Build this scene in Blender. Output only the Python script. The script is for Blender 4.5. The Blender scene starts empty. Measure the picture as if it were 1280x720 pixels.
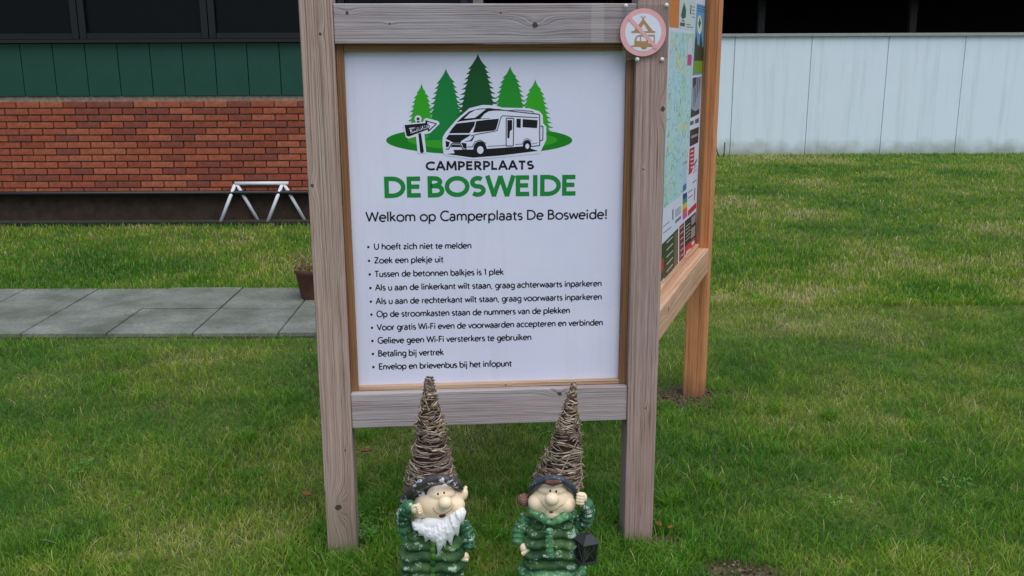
import bpy, bmesh, math, random
import numpy as np
from mathutils import Vector, Matrix, Euler
random.seed(7); rng = np.random.default_rng(11)
R = math.radians
sc = bpy.context.scene
C = sc.collection

# ------------------------------------------------------------------ camera
FPX = 1214.0; PITCH = R(13.8); EYE = Vector((0, 0, 1.6))
CAMR = Matrix.Rotation(math.pi / 2 - PITCH, 3, 'X') @ Matrix.Rotation(-0.004, 3, 'Z')
cd = bpy.data.cameras.new('camera'); cam = bpy.data.objects.new('camera', cd); C.objects.link(cam)
cd.sensor_width = 36; cd.lens = FPX / 1280 * 36; cd.clip_end = 2000; cd.clip_start = 0.05
cam.matrix_world = Matrix.Translation(EYE) @ CAMR.to_4x4()
sc.camera = cam

# ------------------------------------------------------------------ light
SUN_EL, SUN_AZ = R(64), R(150)          # azimuth clockwise from +Y
w = bpy.data.worlds.new('World'); sc.world = w; w.use_nodes = True
nt = w.node_tree; nt.nodes.clear()
sky = nt.nodes.new('ShaderNodeTexSky'); sky.sky_type = 'NISHITA'; sky.sun_disc = False
sky.sun_elevation = SUN_EL; sky.sun_rotation = SUN_AZ; sky.air_density = 1.0; sky.dust_density = 1.5; sky.ozone_density = 1.0
bg = nt.nodes.new('ShaderNodeBackground'); bg.inputs[1].default_value = 0.10
wo = nt.nodes.new('ShaderNodeOutputWorld')
nt.links.new(sky.outputs[0], bg.inputs[0]); nt.links.new(bg.outputs[0], wo.inputs[0])
sd = bpy.data.lights.new('sun', 'SUN'); sun = bpy.data.objects.new('sun', sd); C.objects.link(sun)
sd.energy = 2.0; sd.angle = R(70); sd.color = (1, 0.96, 0.9)
dirv = Vector((math.sin(SUN_AZ) * math.cos(SUN_EL), math.cos(SUN_AZ) * math.cos(SUN_EL), math.sin(SUN_EL)))
sun.rotation_euler = dirv.to_track_quat('Z', 'Y').to_euler(); sun.location = (0, -3, 8)
sc.view_settings.view_transform = 'Standard'; sc.view_settings.look = 'None'
sc.view_settings.exposure = 0.36; sc.view_settings.gamma = 1
sc.render.engine = 'CYCLES'; sc.cycles.use_denoising = True
sc.cycles.max_bounces = 6; sc.cycles.transparent_max_bounces = 12

# ------------------------------------------------------------------ survey: photograph pixel -> point on a known plane
def ray(px, py):
    return CAMR @ Vector(((px - 640) / FPX, -(py - 360) / FPX, -1))
def on_ground(px, py, z=0.0):
    d = ray(px, py); return EYE + d * ((z - EYE.z) / d.z)
def on_plane(px, py, p0, n):
    d = ray(px, py); return EYE + d * ((p0 - EYE).dot(n) / d.dot(n))
def at_y(px, py, Y):
    d = ray(px, py); return EYE + d * (Y / d.y)

# ------------------------------------------------------------------ materials
def srgb(r, g, b):
    f = lambda c: (c / 255 / 12.92) if c <= 10 else ((c / 255 + 0.055) / 1.055) ** 2.4
    return (f(r), f(g), f(b), 1)
class NT:
    def __init__(s, name):
        s.m = bpy.data.materials.new(name); s.m.use_nodes = True
        s.t = s.m.node_tree; s.b = s.t.nodes['Principled BSDF']; s.out = s.t.nodes['Material Output']
        s.b.inputs['Roughness'].default_value = 0.7
    def n(s, typ, **kw):
        x = s.t.nodes.new(typ)
        for k, v in kw.items(): setattr(x, k, v)
        return x
    def l(s, a, b): s.t.links.new(a, b)
    def coord(s, kind='Object'): return s.n('ShaderNodeTexCoord').outputs[kind]
    def mapping(s, src, scale, loc=(0, 0, 0)):
        x = s.n('ShaderNodeMapping'); x.inputs['Scale'].default_value = scale; x.inputs['Location'].default_value = loc
        s.l(src, x.inputs['Vector']); return x.outputs[0]
    def noise(s, src, scale, detail=4, rough=0.55, dist=0.0):
        x = s.n('ShaderNodeTexNoise'); x.inputs['Scale'].default_value = scale; x.inputs['Detail'].default_value = detail
        x.inputs['Roughness'].default_value = rough; x.inputs['Distortion'].default_value = dist
        if src is not None: s.l(src, x.inputs['Vector'])
        return x.outputs[0]
    def ramp(s, fac, stops, mode='LINEAR'):
        x = s.n('ShaderNodeValToRGB'); cr = x.color_ramp; cr.interpolation = mode
        while len(cr.elements) < len(stops): cr.elements.new(0.5)
        for e, (p, c) in zip(cr.elements, stops): e.position = p; e.color = c
        s.l(fac, x.inputs[0]); return x.outputs[0]
    def math(s, op, a, b=None, c=None):
        x = s.n('ShaderNodeMath', operation=op)
        for i, v in enumerate((a, b, c)):
            if v is None: continue
            if isinstance(v, (int, float)): x.inputs[i].default_value = v
            else: s.l(v, x.inputs[i])
        return x.outputs[0]
    def mix(s, fac, a, b, blend='MIX'):
        x = s.n('ShaderNodeMix', data_type='RGBA', blend_type=blend)
        for i, v in ((0, fac), (6, a), (7, b)):
            if isinstance(v, (int, float)): x.inputs[i].default_value = v
            elif isinstance(v, tuple): x.inputs[i].default_value = v
            else: s.l(v, x.inputs[i])
        return x.outputs[2]
    def col(s, c):
        if isinstance(c, tuple): s.b.inputs['Base Color'].default_value = c
        else: s.l(c, s.b.inputs['Base Color'])
    def bump(s, h, strength=0.4, dist=0.002, prev=None):
        x = s.n('ShaderNodeBump'); x.inputs['Strength'].default_value = strength; x.inputs['Distance'].default_value = dist
        s.l(h, x.inputs['Height'])
        if prev is not None: s.l(prev, x.inputs['Normal'])
        s.l(x.outputs[0], s.b.inputs['Normal']); return x.outputs[0]
    def rough(s, v): s.b.inputs['Roughness'].default_value = v; return s
G1 = (0, 0, 0, 1); W1 = (1, 1, 1, 1)

def plain(name, c, rough=0.6, var=0.0, scale=20, bump=0.0):
    N = NT(name); N.rough(rough)
    if var > 0:
        nz = N.noise(N.coord(), scale, 5)
        f = N.ramp(nz, [(0.3, G1), (0.7, W1)])
        N.col(N.mix(f, tuple(x * (1 - var) for x in c[:3]) + (1,), tuple(min(1, x * (1 + var)) for x in c[:3]) + (1,)))
        if bump: N.bump(nz, bump, 0.002)
    else: N.col(c)
    return N.m

def wood(name, dark, mid, light, knots=(), freq=150, seed=0.0, stain=None, bumpk=0.7, fine=1.0, ghost=None):
    """Sawn softwood, grain along the local Z axis; each knot (x, z, r) bends the rings."""
    N = NT(name); N.rough(0.82)
    co = N.coord(); sp = N.n('ShaderNodeSeparateXYZ'); N.l(co, sp.inputs[0])
    x, y, z = sp.outputs
    low = N.noise(N.mapping(co, (7, 7, 0.9), (seed, seed * 2, seed)), 1.0, 3)
    u = N.math('MULTIPLY_ADD', y, 0.8, x)
    u = N.math('MULTIPLY_ADD', low, 0.022, u)
    kmask = None
    for (kx, kz, kr) in knots:
        dx = N.math('SUBTRACT', x, kx); dz = N.math('MULTIPLY', N.math('SUBTRACT', z, kz), 0.42)
        d2 = N.math('ADD', N.math('MULTIPLY', dx, dx), N.math('MULTIPLY', dz, dz))
        g = N.math('POWER', 2.718, N.math('MULTIPLY', d2, -1 / (kr * 1.9) ** 2))
        u = N.math('MULTIPLY_ADD', g, kr * 2.2 if kr > 0.008 else kr * 1.4, u)
        dz2 = N.math('SUBTRACT', z, kz)
        dd = N.math('SQRT', N.math('ADD', N.math('MULTIPLY', dx, dx), N.math('MULTIPLY', dz2, dz2)))
        k = N.math('LESS_THAN', N.math('ADD', dd, N.math('MULTIPLY', N.noise(co, 90, 2), kr * 0.9)), kr * 1.15)
        kmask = k if kmask is None else N.math('MAXIMUM', kmask, k)
    cv = N.n('ShaderNodeCombineXYZ'); N.l(N.math('MULTIPLY', u, freq * 3.1), cv.inputs[0]); N.l(N.math('MULTIPLY', z, 1.3), cv.inputs[2]); cv.inputs[1].default_value = seed
    ring = N.ramp(N.noise(cv.outputs[0], 1.0, 2, 0.5), [(0.33, G1), (0.60, W1)])
    fib = N.noise(N.mapping(co, (420 * fine, 420 * fine, 9), (seed, 0, seed)), 1.0, 3, 0.6)
    mott = N.noise(N.mapping(co, (22, 22, 4), (seed, seed, 0)), 1.0, 4)
    v = N.math('ADD', N.math('MULTIPLY', ring, 0.36), N.math('MULTIPLY', fib, 0.62))
    base = N.ramp(v, [(0.16, dark), (0.42, mid), (0.78, light)])
    base = N.mix(N.ramp(mott, [(0.35, G1), (0.7, (0.55,) * 3 + (1,))]), base, N.mix(1.0, base, (0.80, 0.74, 0.72, 1), 'MULTIPLY'))
    if stain:
        zz = N.math('ADD', N.math('MULTIPLY_ADD', N.noise(co, 9, 3), 0.14, z), 1.2)
        f = N.ramp(zz, [(stain[0] + 1.2, W1), (stain[1] + 1.2, G1)])
        base = N.mix(N.math('MULTIPLY', f, stain[3]), base, stain[2])
    if ghost:
        gm = N.math('MULTIPLY', N.math('GREATER_THAN', z, ghost[0]), N.math('LESS_THAN', z, ghost[1]))
        base = N.mix(N.math('MULTIPLY', gm, .22), base, srgb(196, 198, 198))
    big = N.noise(N.mapping(co, (12, 12, 1.6), (seed, 3, 1)), 1.0, 3)
    base = N.mix(N.ramp(big, [(.38, G1), (.62, (.5,) * 3 + (1,))]), base, N.mix(1.0, base, (1.06, .93, .89, 1), 'MULTIPLY'))
    cr = N.noise(N.mapping(co, (160, 160, 3.0), (seed * 3, 1, 2)), 1.0, 2)
    crack = N.ramp(cr, [(0.27, W1), (0.31, G1)])
    base = N.mix(N.math('MULTIPLY', crack, 0.6), base, tuple(c * 0.35 for c in dark[:3]) + (1,))
    if kmask is not None: base = N.mix(N.math('MULTIPLY', kmask, 0.85), base, (0.022, 0.014, 0.010, 1))
    N.col(base)
    h = N.math('SUBTRACT', v, N.math('MULTIPLY', crack, 0.6))
    N.bump(h, bumpk, 0.0016)
    return N.m

M = {}
M['post_left'] = wood('weathered_post_wood', srgb(92, 74, 66), srgb(158, 136, 124), srgb(194, 178, 168),
                      [(-0.036, .185, .008), (-0.008, -.858, .015), (0.024, -.66, .004), (0.01, .62, .006)], 130, 1.3, (-.98, -.72, srgb(92, 96, 62), 0.5))
M['post_right'] = wood('weathered_post_wood_darker', srgb(88, 70, 66), srgb(154, 130, 122), srgb(186, 168, 162),
                       [(0.036, .40, .010), (-0.018, .22, .004), (.01, -.55, .004)], 140, 5.1, (-1.0, -.85, srgb(95, 92, 70), 0.4))
M['beam_top'] = wood('grey_beam_wood', srgb(88, 84, 88), srgb(144, 138, 144), srgb(182, 178, 182),
                     [(0.030, -0.40, .007), (0.0, -0.28, .004), (-0.005, 0.14, .012), (0.03, 0.04, .004)], 120, 9.2, None, 0.6, ghost=(.305, .343))
M['beam_low'] = wood('grey_lower_beam_wood', srgb(100, 96, 98), srgb(156, 148, 150), srgb(190, 184, 186),
                     [(0.038, 0.22, .010), (-0.03, -0.22, .004)], 120, 3.3, None, 0.6)
M['batten'] = wood('brown_batten_wood', srgb(84, 58, 34), srgb(128, 92, 60), srgb(158, 120, 84), [], 90, 2.2, None, 0.4)
M['batten_pale'] = wood('pale_batten_wood', srgb(120, 92, 66), srgb(172, 142, 112), srgb(200, 176, 150), [(0.0, 0.05, .004)], 90, 4.4, None, 0.4)
M['post_rear'] = wood('orange_post_wood', srgb(138, 84, 50), srgb(194, 128, 80), srgb(216, 156, 108), [(0.02, .45, .005), (-.02, -.8, .004), (.01, -.25, .005)], 60, 6.6, (-1.02, -.86, srgb(78, 66, 56), 0.75), 0.35)
M['rail_side'] = wood('new_rail_wood', srgb(146, 104, 74), srgb(196, 156, 124), srgb(218, 186, 156), [(0.02, -0.3, .012), (0.0, 0.3, .004)], 55, 8.8, None, 0.35)

# white sheet of the sign board, faintly soiled
N = NT('white_sign_sheet'); N.rough(0.38); co = N.coord()
nz = N.noise(co, 3.5, 4); sp = N.noise(co, 260, 1)
base = N.mix(N.ramp(nz, [(0.35, G1), (0.7, W1)]), srgb(216, 219, 242), srgb(224, 226, 246))
base = N.mix(N.ramp(sp, [(0.20, W1), (0.23, G1)]), base, srgb(190, 190, 190))
dr = N.noise(N.mapping(co, (26, 26, 1.1)), 1.0, 4, .6); base = N.mix(N.ramp(dr, [(0.55, G1), (0.8, (.35,) * 3 + (1,))]), base, srgb(196, 200, 204)); N.col(base)
N.b.inputs['Specular IOR Level'].default_value = 0.25
M['sheet'] = N.m; SHEET = srgb(228, 232, 242)
def ink(name, r, g, b): 
    N = NT(name); N.rough(0.42); N.col(srgb(r, g, b)); N.b.inputs['Specular IOR Level'].default_value = 0.25; return N.m
M['ink_black'] = ink('black_ink', 26, 25, 30); M['ink_white'] = ink('white_ink', 220, 223, 244)
M['g_dark'] = ink('dark_green_ink', 18, 82, 40); M['g_teal'] = ink('teal_green_ink', 22, 128, 62)
M['g_mid'] = ink('mid_green_ink', 34, 142, 44); M['g_light'] = ink('light_green_ink', 52, 164, 36)
M['g_title'] = ink('title_green_ink', 28, 134, 58)
M['g_ell'] = ink('ellipse_green_ink', 26, 128, 34); M['g_ell2'] = ink('ellipse_light_green_ink', 54, 160, 40)

# ------------------------------------------------------------------ object helpers
def tag(o, label=None, cat=None, group=None, kind=None):
    if label: o['label'] = label
    if cat: o['category'] = cat
    if group: o['group'] = group
    if kind: o['kind'] = kind
    return o
def empty(name, loc, label=None, cat=None, group=None):
    o = bpy.data.objects.new(name, None); C.objects.link(o); o.location = loc; o.empty_display_size = 0.1
    return tag(o, label, cat, group)
ORG = {}
def world_org(o):
    v = Vector((0, 0, 0))
    while o is not None: v = v + Vector(o.location); o = o.parent
    return v
def mk(name, verts, faces, mat, parent=None, smooth=False, org=None):
    """one mesh object; verts in world coordinates; its origin at org (default: the parent's base)"""
    po = world_org(parent) if parent else Vector((0, 0, 0))
    og = Vector(org) if org is not None else po
    me = bpy.data.meshes.new(name); me.from_pydata([tuple(Vector(v) - og) for v in verts], [], faces); me.update()
    if smooth: me.polygons.foreach_set('use_smooth', [True] * len(me.polygons))
    if isinstance(mat, (list, tuple)):
        for m_ in mat: me.materials.append(m_)
    elif mat: me.materials.append(mat)
    o = bpy.data.objects.new(name, me); C.objects.link(o); o.parent = parent; o.location = og - po
    return o
BOXF = [(0, 3, 2, 1), (4, 5, 6, 7), (0, 1, 5, 4), (1, 2, 6, 5), (2, 3, 7, 6), (3, 0, 4, 7)]
def box_vf(c, sx, sy, sz, ax=None):
    ax = ax or (Vector((1, 0, 0)), Vector((0, 1, 0)), Vector((0, 0, 1))); c = Vector(c); vs = []
    for k in (-1, 1):
        for (i, j) in ((-1, -1), (1, -1), (1, 1), (-1, 1)):
            vs.append(c + ax[0] * (i * sx / 2) + ax[1] * (j * sy / 2) + ax[2] * (k * sz / 2))
    return vs, [tuple(f) for f in BOXF]
def join_vf(lst):
    V, F = [], []
    for v, f in lst:
        b = len(V); V += list(v); F += [tuple(i + b for i in q) for q in f]
    return V, F
def bev(o, w_=0.003, seg=2):
    b = o.modifiers.new('bevel', 'BEVEL'); b.width = w_; b.segments = seg; b.limit_method = 'ANGLE'; return o
def boxo(name, c, sx, sy, sz, mat, parent=None, ax=None, b=0.0):
    v, f = box_vf(c, sx, sy, sz, ax); o = mk(name, v, f, mat, parent)
    if b: bev(o, b)
    return o
def timber(name, p0, p1, side, w_, d_, mat, parent, b=0.003, wav=0.0006):
    """sawn timber from p0 to p1; width w_ along side, depth d_ across; own local Z along the grain"""
    p0, p1 = Vector(p0), Vector(p1); z = (p1 - p0).normalized(); x = Vector(side); x = (x - z * x.dot(z)).normalized(); y = z.cross(x)
    L = (p1 - p0).length; n = max(2, int(L / 0.12)); vs, fs = [], []
    for k in range(n + 1):
        t = -L / 2 + L * k / n
        for (i, j) in ((-1, -1), (1, -1), (1, 1), (-1, 1)):
            vs.append((i * w_ / 2 + random.uniform(-wav, wav), j * d_ / 2 + random.uniform(-wav, wav), t))
    for k in range(n):
        for i in range(4):
            a = 4 * k + i; b_ = 4 * k + (i + 1) % 4; fs.append((a, b_, b_ + 4, a + 4))
    fs.append((3, 2, 1, 0)); fs.append(tuple(4 * n + i for i in range(4)))
    me = bpy.data.meshes.new(name); me.from_pydata(vs, [], fs); me.materials.append(mat)
    o = bpy.data.objects.new(name, me); C.objects.link(o)
    mw = Matrix((x, y, z)).transposed().to_4x4(); mw.translation = (p0 + p1) / 2 - (world_org(parent) if parent else Vector((0, 0, 0)))
    o.matrix_basis = mw; o.parent = parent
    if b: bev(o, b)
    return o
def tube_vf(path, radii, n=8, closed_ends=True):
    P = [Vector(p) for p in path]; V, F = [], []
    if isinstance(radii, (int, float)): radii = [radii] * len(P)
    up = Vector((0.13, 0.31, 0.94)); a = None
    for i, p in enumerate(P):
        t = (P[min(i + 1, len(P) - 1)] - P[max(i - 1, 0)]).normalized()
        if a is None:
            a = t.cross(up); a = a.normalized() if a.length > 1e-4 else t.cross(Vector((1, 0, 0))).normalized()
        else: a = (a - t * a.dot(t)).normalized()
        b = t.cross(a)
        for k in range(n):
            th = 2 * math.pi * k / n; V.append(p + (a * math.cos(th) + b * math.sin(th)) * radii[i])
    for i in range(len(P) - 1):
        for k in range(n):
            F.append((i * n + k, i * n + (k + 1) % n, (i + 1) * n + (k + 1) % n, (i + 1) * n + k))
    if closed_ends:
        F.append(tuple(reversed(range(n)))); F.append(tuple((len(P) - 1) * n + k for k in range(n)))
    return V, F
_ico = {}
def ico(sub):
    if sub not in _ico:
        bm = bmesh.new(); bmesh.ops.create_icosphere(bm, subdivisions=sub, radius=1)
        bm.verts.ensure_lookup_table(); _ico[sub] = ([v.co.copy() for v in bm.verts], [tuple(v.index for v in f.verts) for f in bm.faces]); bm.free()
    return _ico[sub]
def ell(c, r, rot=(0, 0, 0), sub=3):
    v, f = ico(sub); m = Euler(rot).to_matrix(); c = Vector(c)
    if isinstance(r, (int, float)): r = (r, r, r)
    return [c + m @ Vector((p.x * r[0], p.y * r[1], p.z * r[2])) for p in v], f
def sculpt(name, pieces, mat, parent, vox=0.0028, sm=5, fac=0.5):
    """pieces fused into one continuous smooth surface"""
    V, F = join_vf(pieces); o = mk(name, V, F, mat, parent, True)
    r = o.modifiers.new('fuse', 'REMESH'); r.mode = 'VOXEL'; r.voxel_size = vox; r.use_smooth_shade = True
    if sm: s = o.modifiers.new('smooth', 'SMOOTH'); s.factor = fac; s.iterations = sm
    return o

# ------------------------------------------------------------------ the information stand: its planes
FL = on_ground(431, 693); FR = on_ground(796, 682)
U = Vector((math.cos(R(4.3)), math.sin(R(4.3)), 0)); NO = Vector((U.y, -U.x, 0)); ZZ = Vector((0, 0, 1))     # NO: towards the viewer
def front(px, py, rec=0.0):            # photograph pixel -> (s, z) on the plane rec behind the post faces
    p = on_plane(px, py, FL - NO * rec, NO); return (p - FL).dot(U), p.z
def fpt(s, z, rec=0.0): return FL + U * s + ZZ * z - NO * rec
NEAR = on_ground(878, 497)
mid = on_plane(822, 437, Vector((0, 0, 0.585)), ZZ)
US = (NEAR - mid); US.z = 0; US.normalize(); NS = Vector((US.y, -US.x, 0))
def side(px, py, rec=0.0):
    p = on_plane(px, py, NEAR - NS * rec, NS); return (p - NEAR).dot(US), p.z
def spt(s, z, rec=0.0): return NEAR + US * s + ZZ * z - NS * rec

stand = empty('information_stand', FL + U * 0.5, 'weathered timber information stand with a white welcome board and an angled map panel', 'information stand')
PW = 0.095
sl0 = front(410, 690)[0]; sl = sl0 + PW / 2
sr1 = front(815, 682)[0]; sr = sr1 - PW / 2
timber('post', fpt(sl, -0.1, PW / 2), fpt(sl, 2.15, PW / 2), U, PW, PW, M['post_left'], stand)
timber('post', fpt(sr, -0.1, PW / 2), fpt(sr, 2.15, PW / 2), U, PW, PW, M['post_right'], stand)
BW = 0.088
ztop = front(600, 4)[1]; zbt = front(600, 54.5)[1]; zb1 = front(600, 489)[1]; zb0 = front(600, 531.5)[1]
gl, gr = sl + PW / 2, sr - PW / 2
D2 = 0.006
timber('beam', fpt(gl + .001, (ztop + zbt) / 2, BW / 2 + D2), fpt(gr - .001, (ztop + zbt) / 2, BW / 2 + D2), ZZ, ztop - zbt, BW, M['beam_top'], stand)
timber('beam', fpt(gl + .001, (zb0 + zb1) / 2, BW / 2 + D2), fpt(gr - .001, (zb0 + zb1) / 2, BW / 2 + D2), ZZ, zb1 - zb0, BW, M['beam_low'], stand)
BR = 0.052                      # how far the sheet lies behind the post faces
bt = 0.022
BTK = 0.022
# battens round the sheet
for (a, b_, sd_, w_, mt) in ((fpt(gl + bt / 2 + .001, zb1 + .001, BR - BTK / 2), fpt(gl + bt / 2 + .001, zbt - .001, BR - BTK / 2), U, bt, 'batten'),
                        (fpt(gr - bt / 2 - .001, zb1 + .001, BR - BTK / 2), fpt(gr - bt / 2 - .001, zbt - .001, BR - BTK / 2), U, bt, 'batten'),
                        (fpt(gl + bt + .002, zbt - .011, BR - BTK / 2), fpt(gr - bt - .002, zbt - .011, BR - BTK / 2), ZZ, .020, 'batten'),
                        (fpt(gl + bt + .002, zb1 + .0075, BR - BTK / 2), fpt(gr - bt - .002, zb1 + .0075, BR - BTK / 2), ZZ, .013, 'batten_pale')):
    timber('batten', a, b_, sd_, w_, BTK - .001, M[mt], stand, 0.0015)
# the sheet
bs0, bs1, bz0, bz1 = gl + .004, gr - .004, zb1 + .004, zbt - .003
board = boxo('sign_board', fpt((bs0 + bs1) / 2, (bz0 + bz1) / 2, BR + .006), bs1 - bs0, .012, bz1 - bz0, M['sheet'], stand, (U, -NO, ZZ))

# ------------------------------------------------------------------ flat print: ribbons and polygons on a plane
def ribbon(pts, w_, closed=False):
    P = []
    for p in pts:
        v = Vector((p[0], p[1]))
        if not P or (v - P[-1]).length > w_ * .12: P.append(v)
    if closed and (P[0] - P[-1]).length < w_ * .12: P = P[:-1]
    n = len(P); V, F = [], []
    for i in range(n):
        a = P[i - 1] if (i > 0 or closed) else None; b = P[(i + 1) % n] if (i < n - 1 or closed) else None
        d1 = (P[i] - a).normalized() if a is not None else None; d2 = (b - P[i]).normalized() if b is not None else None
        if d1 is None: d1 = d2
        if d2 is None: d2 = d1
        t = d1 + d2
        if t.length < 1e-3: t = d1
        t.normalize(); m_ = Vector((-t.y, t.x)); k = max(0.5, m_.dot(Vector((-d1.y, d1.x))))
        V += [P[i] + m_ * (w_ / 2 / k), P[i] - m_ * (w_ / 2 / k)]
    for i in range(n if closed else n - 1):
        j = (i + 1) % n; F.append((2 * i, 2 * i + 1, 2 * j + 1, 2 * j))
    return V, F
def A_(cx, cy, rx, ry, a0, a1, n=None):
    n = n or max(6, int(abs(a1 - a0) / 20))
    return [(cx + rx * math.cos(R(a0 + (a1 - a0) * i / n)), cy + ry * math.sin(R(a0 + (a1 - a0) * i / n))) for i in range(n + 1)]
H = .65
_ = A_
GL = {
 'a': (.60, [_(.27, .44, .21, .22, 150, 0) + [(.48, 0)], _(.26, .18, .21, .19, 0, 360)]),
 'b': (.70, [[(.09, 0), (.09, 1.03)], _(.36, .33, .27, .33, 0, 360)]),
 'c': (.58, [_(.36, .33, .29, .33, 48, 312)]),
 'd': (.71, [[(.62, 0), (.62, 1.03)], _(.35, .33, .27, .33, 0, 360)]),
 'e': (.66, [_(.34, .33, .28, .33, 2, 312), [(.07, .35), (.61, .35)]]),
 'f': (.36, [[(.17, 0), (.17, .82)] + _(.32, .83, .15, .19, 180, 75), [(.02, .62), (.34, .62)]]),
 'g': (.66, [_(.34, .34, .26, .31, 0, 360), [(.59, H), (.59, -.08)] + _(.35, -.10, .24, .21, 0, -145)]),
 'h': (.64, [[(.09, 0), (.09, 1.03)], [(.10, .36)] + _(.32, .40, .22, .25, 170, 0) + [(.54, 0)]]),
 'i': (.24, [[(.11, 0), (.11, H)], 'dot']),
 'j': (.25, [[(.13, H), (.13, -.16)] + _(.0, -.16, .13, .14, 0, -75), 'dot']),
 'k': (.56, [[(.09, 0), (.09, 1.03)], [(.10, .30), (.46, H)], [(.20, .40), (.52, 0)]]),
 'l': (.24, [[(.11, 0), (.11, 1.03)]]),
 'm': (.98, [[(.09, 0), (.09, H)], [(.10, .38)] + _(.29, .42, .19, .23, 170, 0) + [(.48, 0)], [(.48, .38)] + _(.68, .42, .20, .23, 170, 0) + [(.88, 0)]]),
 'n': (.64, [[(.09, 0), (.09, H)], [(.10, .36)] + _(.32, .40, .22, .25, 170, 0) + [(.54, 0)]]),
 'o': (.74, [_(.37, .33, .31, .33, 0, 360)]),
 'p': (.70, [[(.09, -.33), (.09, H)], _(.36, .33, .27, .33, 0, 360)]),
 'r': (.40, [[(.09, 0), (.09, H)], [(.10, .36)] + _(.30, .40, .20, .25, 170, 80)]),
 's': (.48, [_(.24, .49, .17, .16, 40, 255) + _(.24, .17, .18, .17, 80, -140)]),
 't': (.40, [[(.17, .84), (.17, .16)] + _(.30, .16, .13, .16, 180, 290), [(.02, .62), (.36, .62)]]),
 'u': (.63, [[(.09, H), (.09, .24)] + _(.31, .24, .22, .24, 180, 350), [(.54, H), (.54, 0)]]),
 'v': (.54, [[(.03, H), (.27, .02), (.51, H)]]),
 'w': (.84, [[(.03, H), (.22, .03), (.42, .60), (.62, .03), (.81, H)]]),
 'z': (.52, [[(.05, .61), (.44, .61), (.06, .04), (.48, .04)]]),
 'A': (.78, [[(.03, 0), (.38, 1.0), (.75, 0)], [(.17, .34), (.61, .34)]]),
 'B': (.68, [[(.28, .96), (.10, .96), (.10, .04), (.34, .04)] + _(.34, .29, .26, .25, -90, 90) + [(.12, .54)], [(.28, .96)] + _(.28, .76, .24, .20, 90, -90)]),
 'C': (.82, [_(.50, .5, .43, .5, 48, 312)]),
 'D': (.86, [[(.10, .96), (.10, .04), (.34, .04)] + _(.34, .5, .44, .46, -90, 90) + [(.10, .96)]]),
 'E': (.62, [[(.56, .95), (.10, .95), (.10, .05), (.57, .05)], [(.12, .52), (.52, .52)]]),
 'F': (.58, [[(.53, .95), (.10, .95), (.10, 0)], [(.12, .50), (.48, .50)]]),
 'G': (.86, [_(.50, .5, .43, .5, 50, 320) + [(.80, .14), (.80, .46), (.55, .46)]]),
 'I': (.28, [[(.14, 0), (.14, 1.0)]]),
 'L': (.56, [[(.10, 1), (.10, .05), (.53, .05)]]),
 'M': (.92, [[(.08, 0), (.14, .98), (.46, .24), (.78, .98), (.84, 0)]]),
 'O': (.96, [_(.48, .5, .42, .5, 0, 360)]),
 'P': (.62, [[(.10, 0), (.10, .96), (.28, .96)] + _(.28, .70, .27, .26, 90, -90) + [(.12, .44)]]),
 'R': (.68, [[(.10, 0), (.10, .96), (.28, .96)] + _(.28, .72, .26, .24, 90, -90) + [(.12, .48)], [(.30, .47), (.62, 0)]]),
 'S': (.62, [_(.31, .74, .22, .25, 42, 255) + _(.31, .25, .24, .25, 80, -142)]),
 'T': (.66, [[(.33, 0), (.33, .95)], [(.03, .95), (.63, .95)]]),
 'U': (.80, [[(.10, 1), (.10, .36)] + _(.40, .36, .30, .35, 180, 360) + [(.70, 1)]]),
 'V': (.74, [[(.03, 1), (.37, .03), (.71, 1)]]),
 'W': (1.14, [[(.03, 1), (.30, .04), (.57, .95), (.84, .04), (1.11, 1)]]),
 'Z': (.70, [[(.08, .95), (.62, .95), (.07, .05), (.64, .05)]]),
 '1': (.40, [[(.08, .80), (.22, .98), (.22, 0)]]),
 '-': (.36, [[(.05, .33), (.31, .33)]]),
 ',': (.24, [[(.13, .06), (.06, -.16)]]),
 '!': (.28, [[(.14, .28), (.14, 1.0)], 'dot0']),
 ' ': (.30, []),
}
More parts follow.
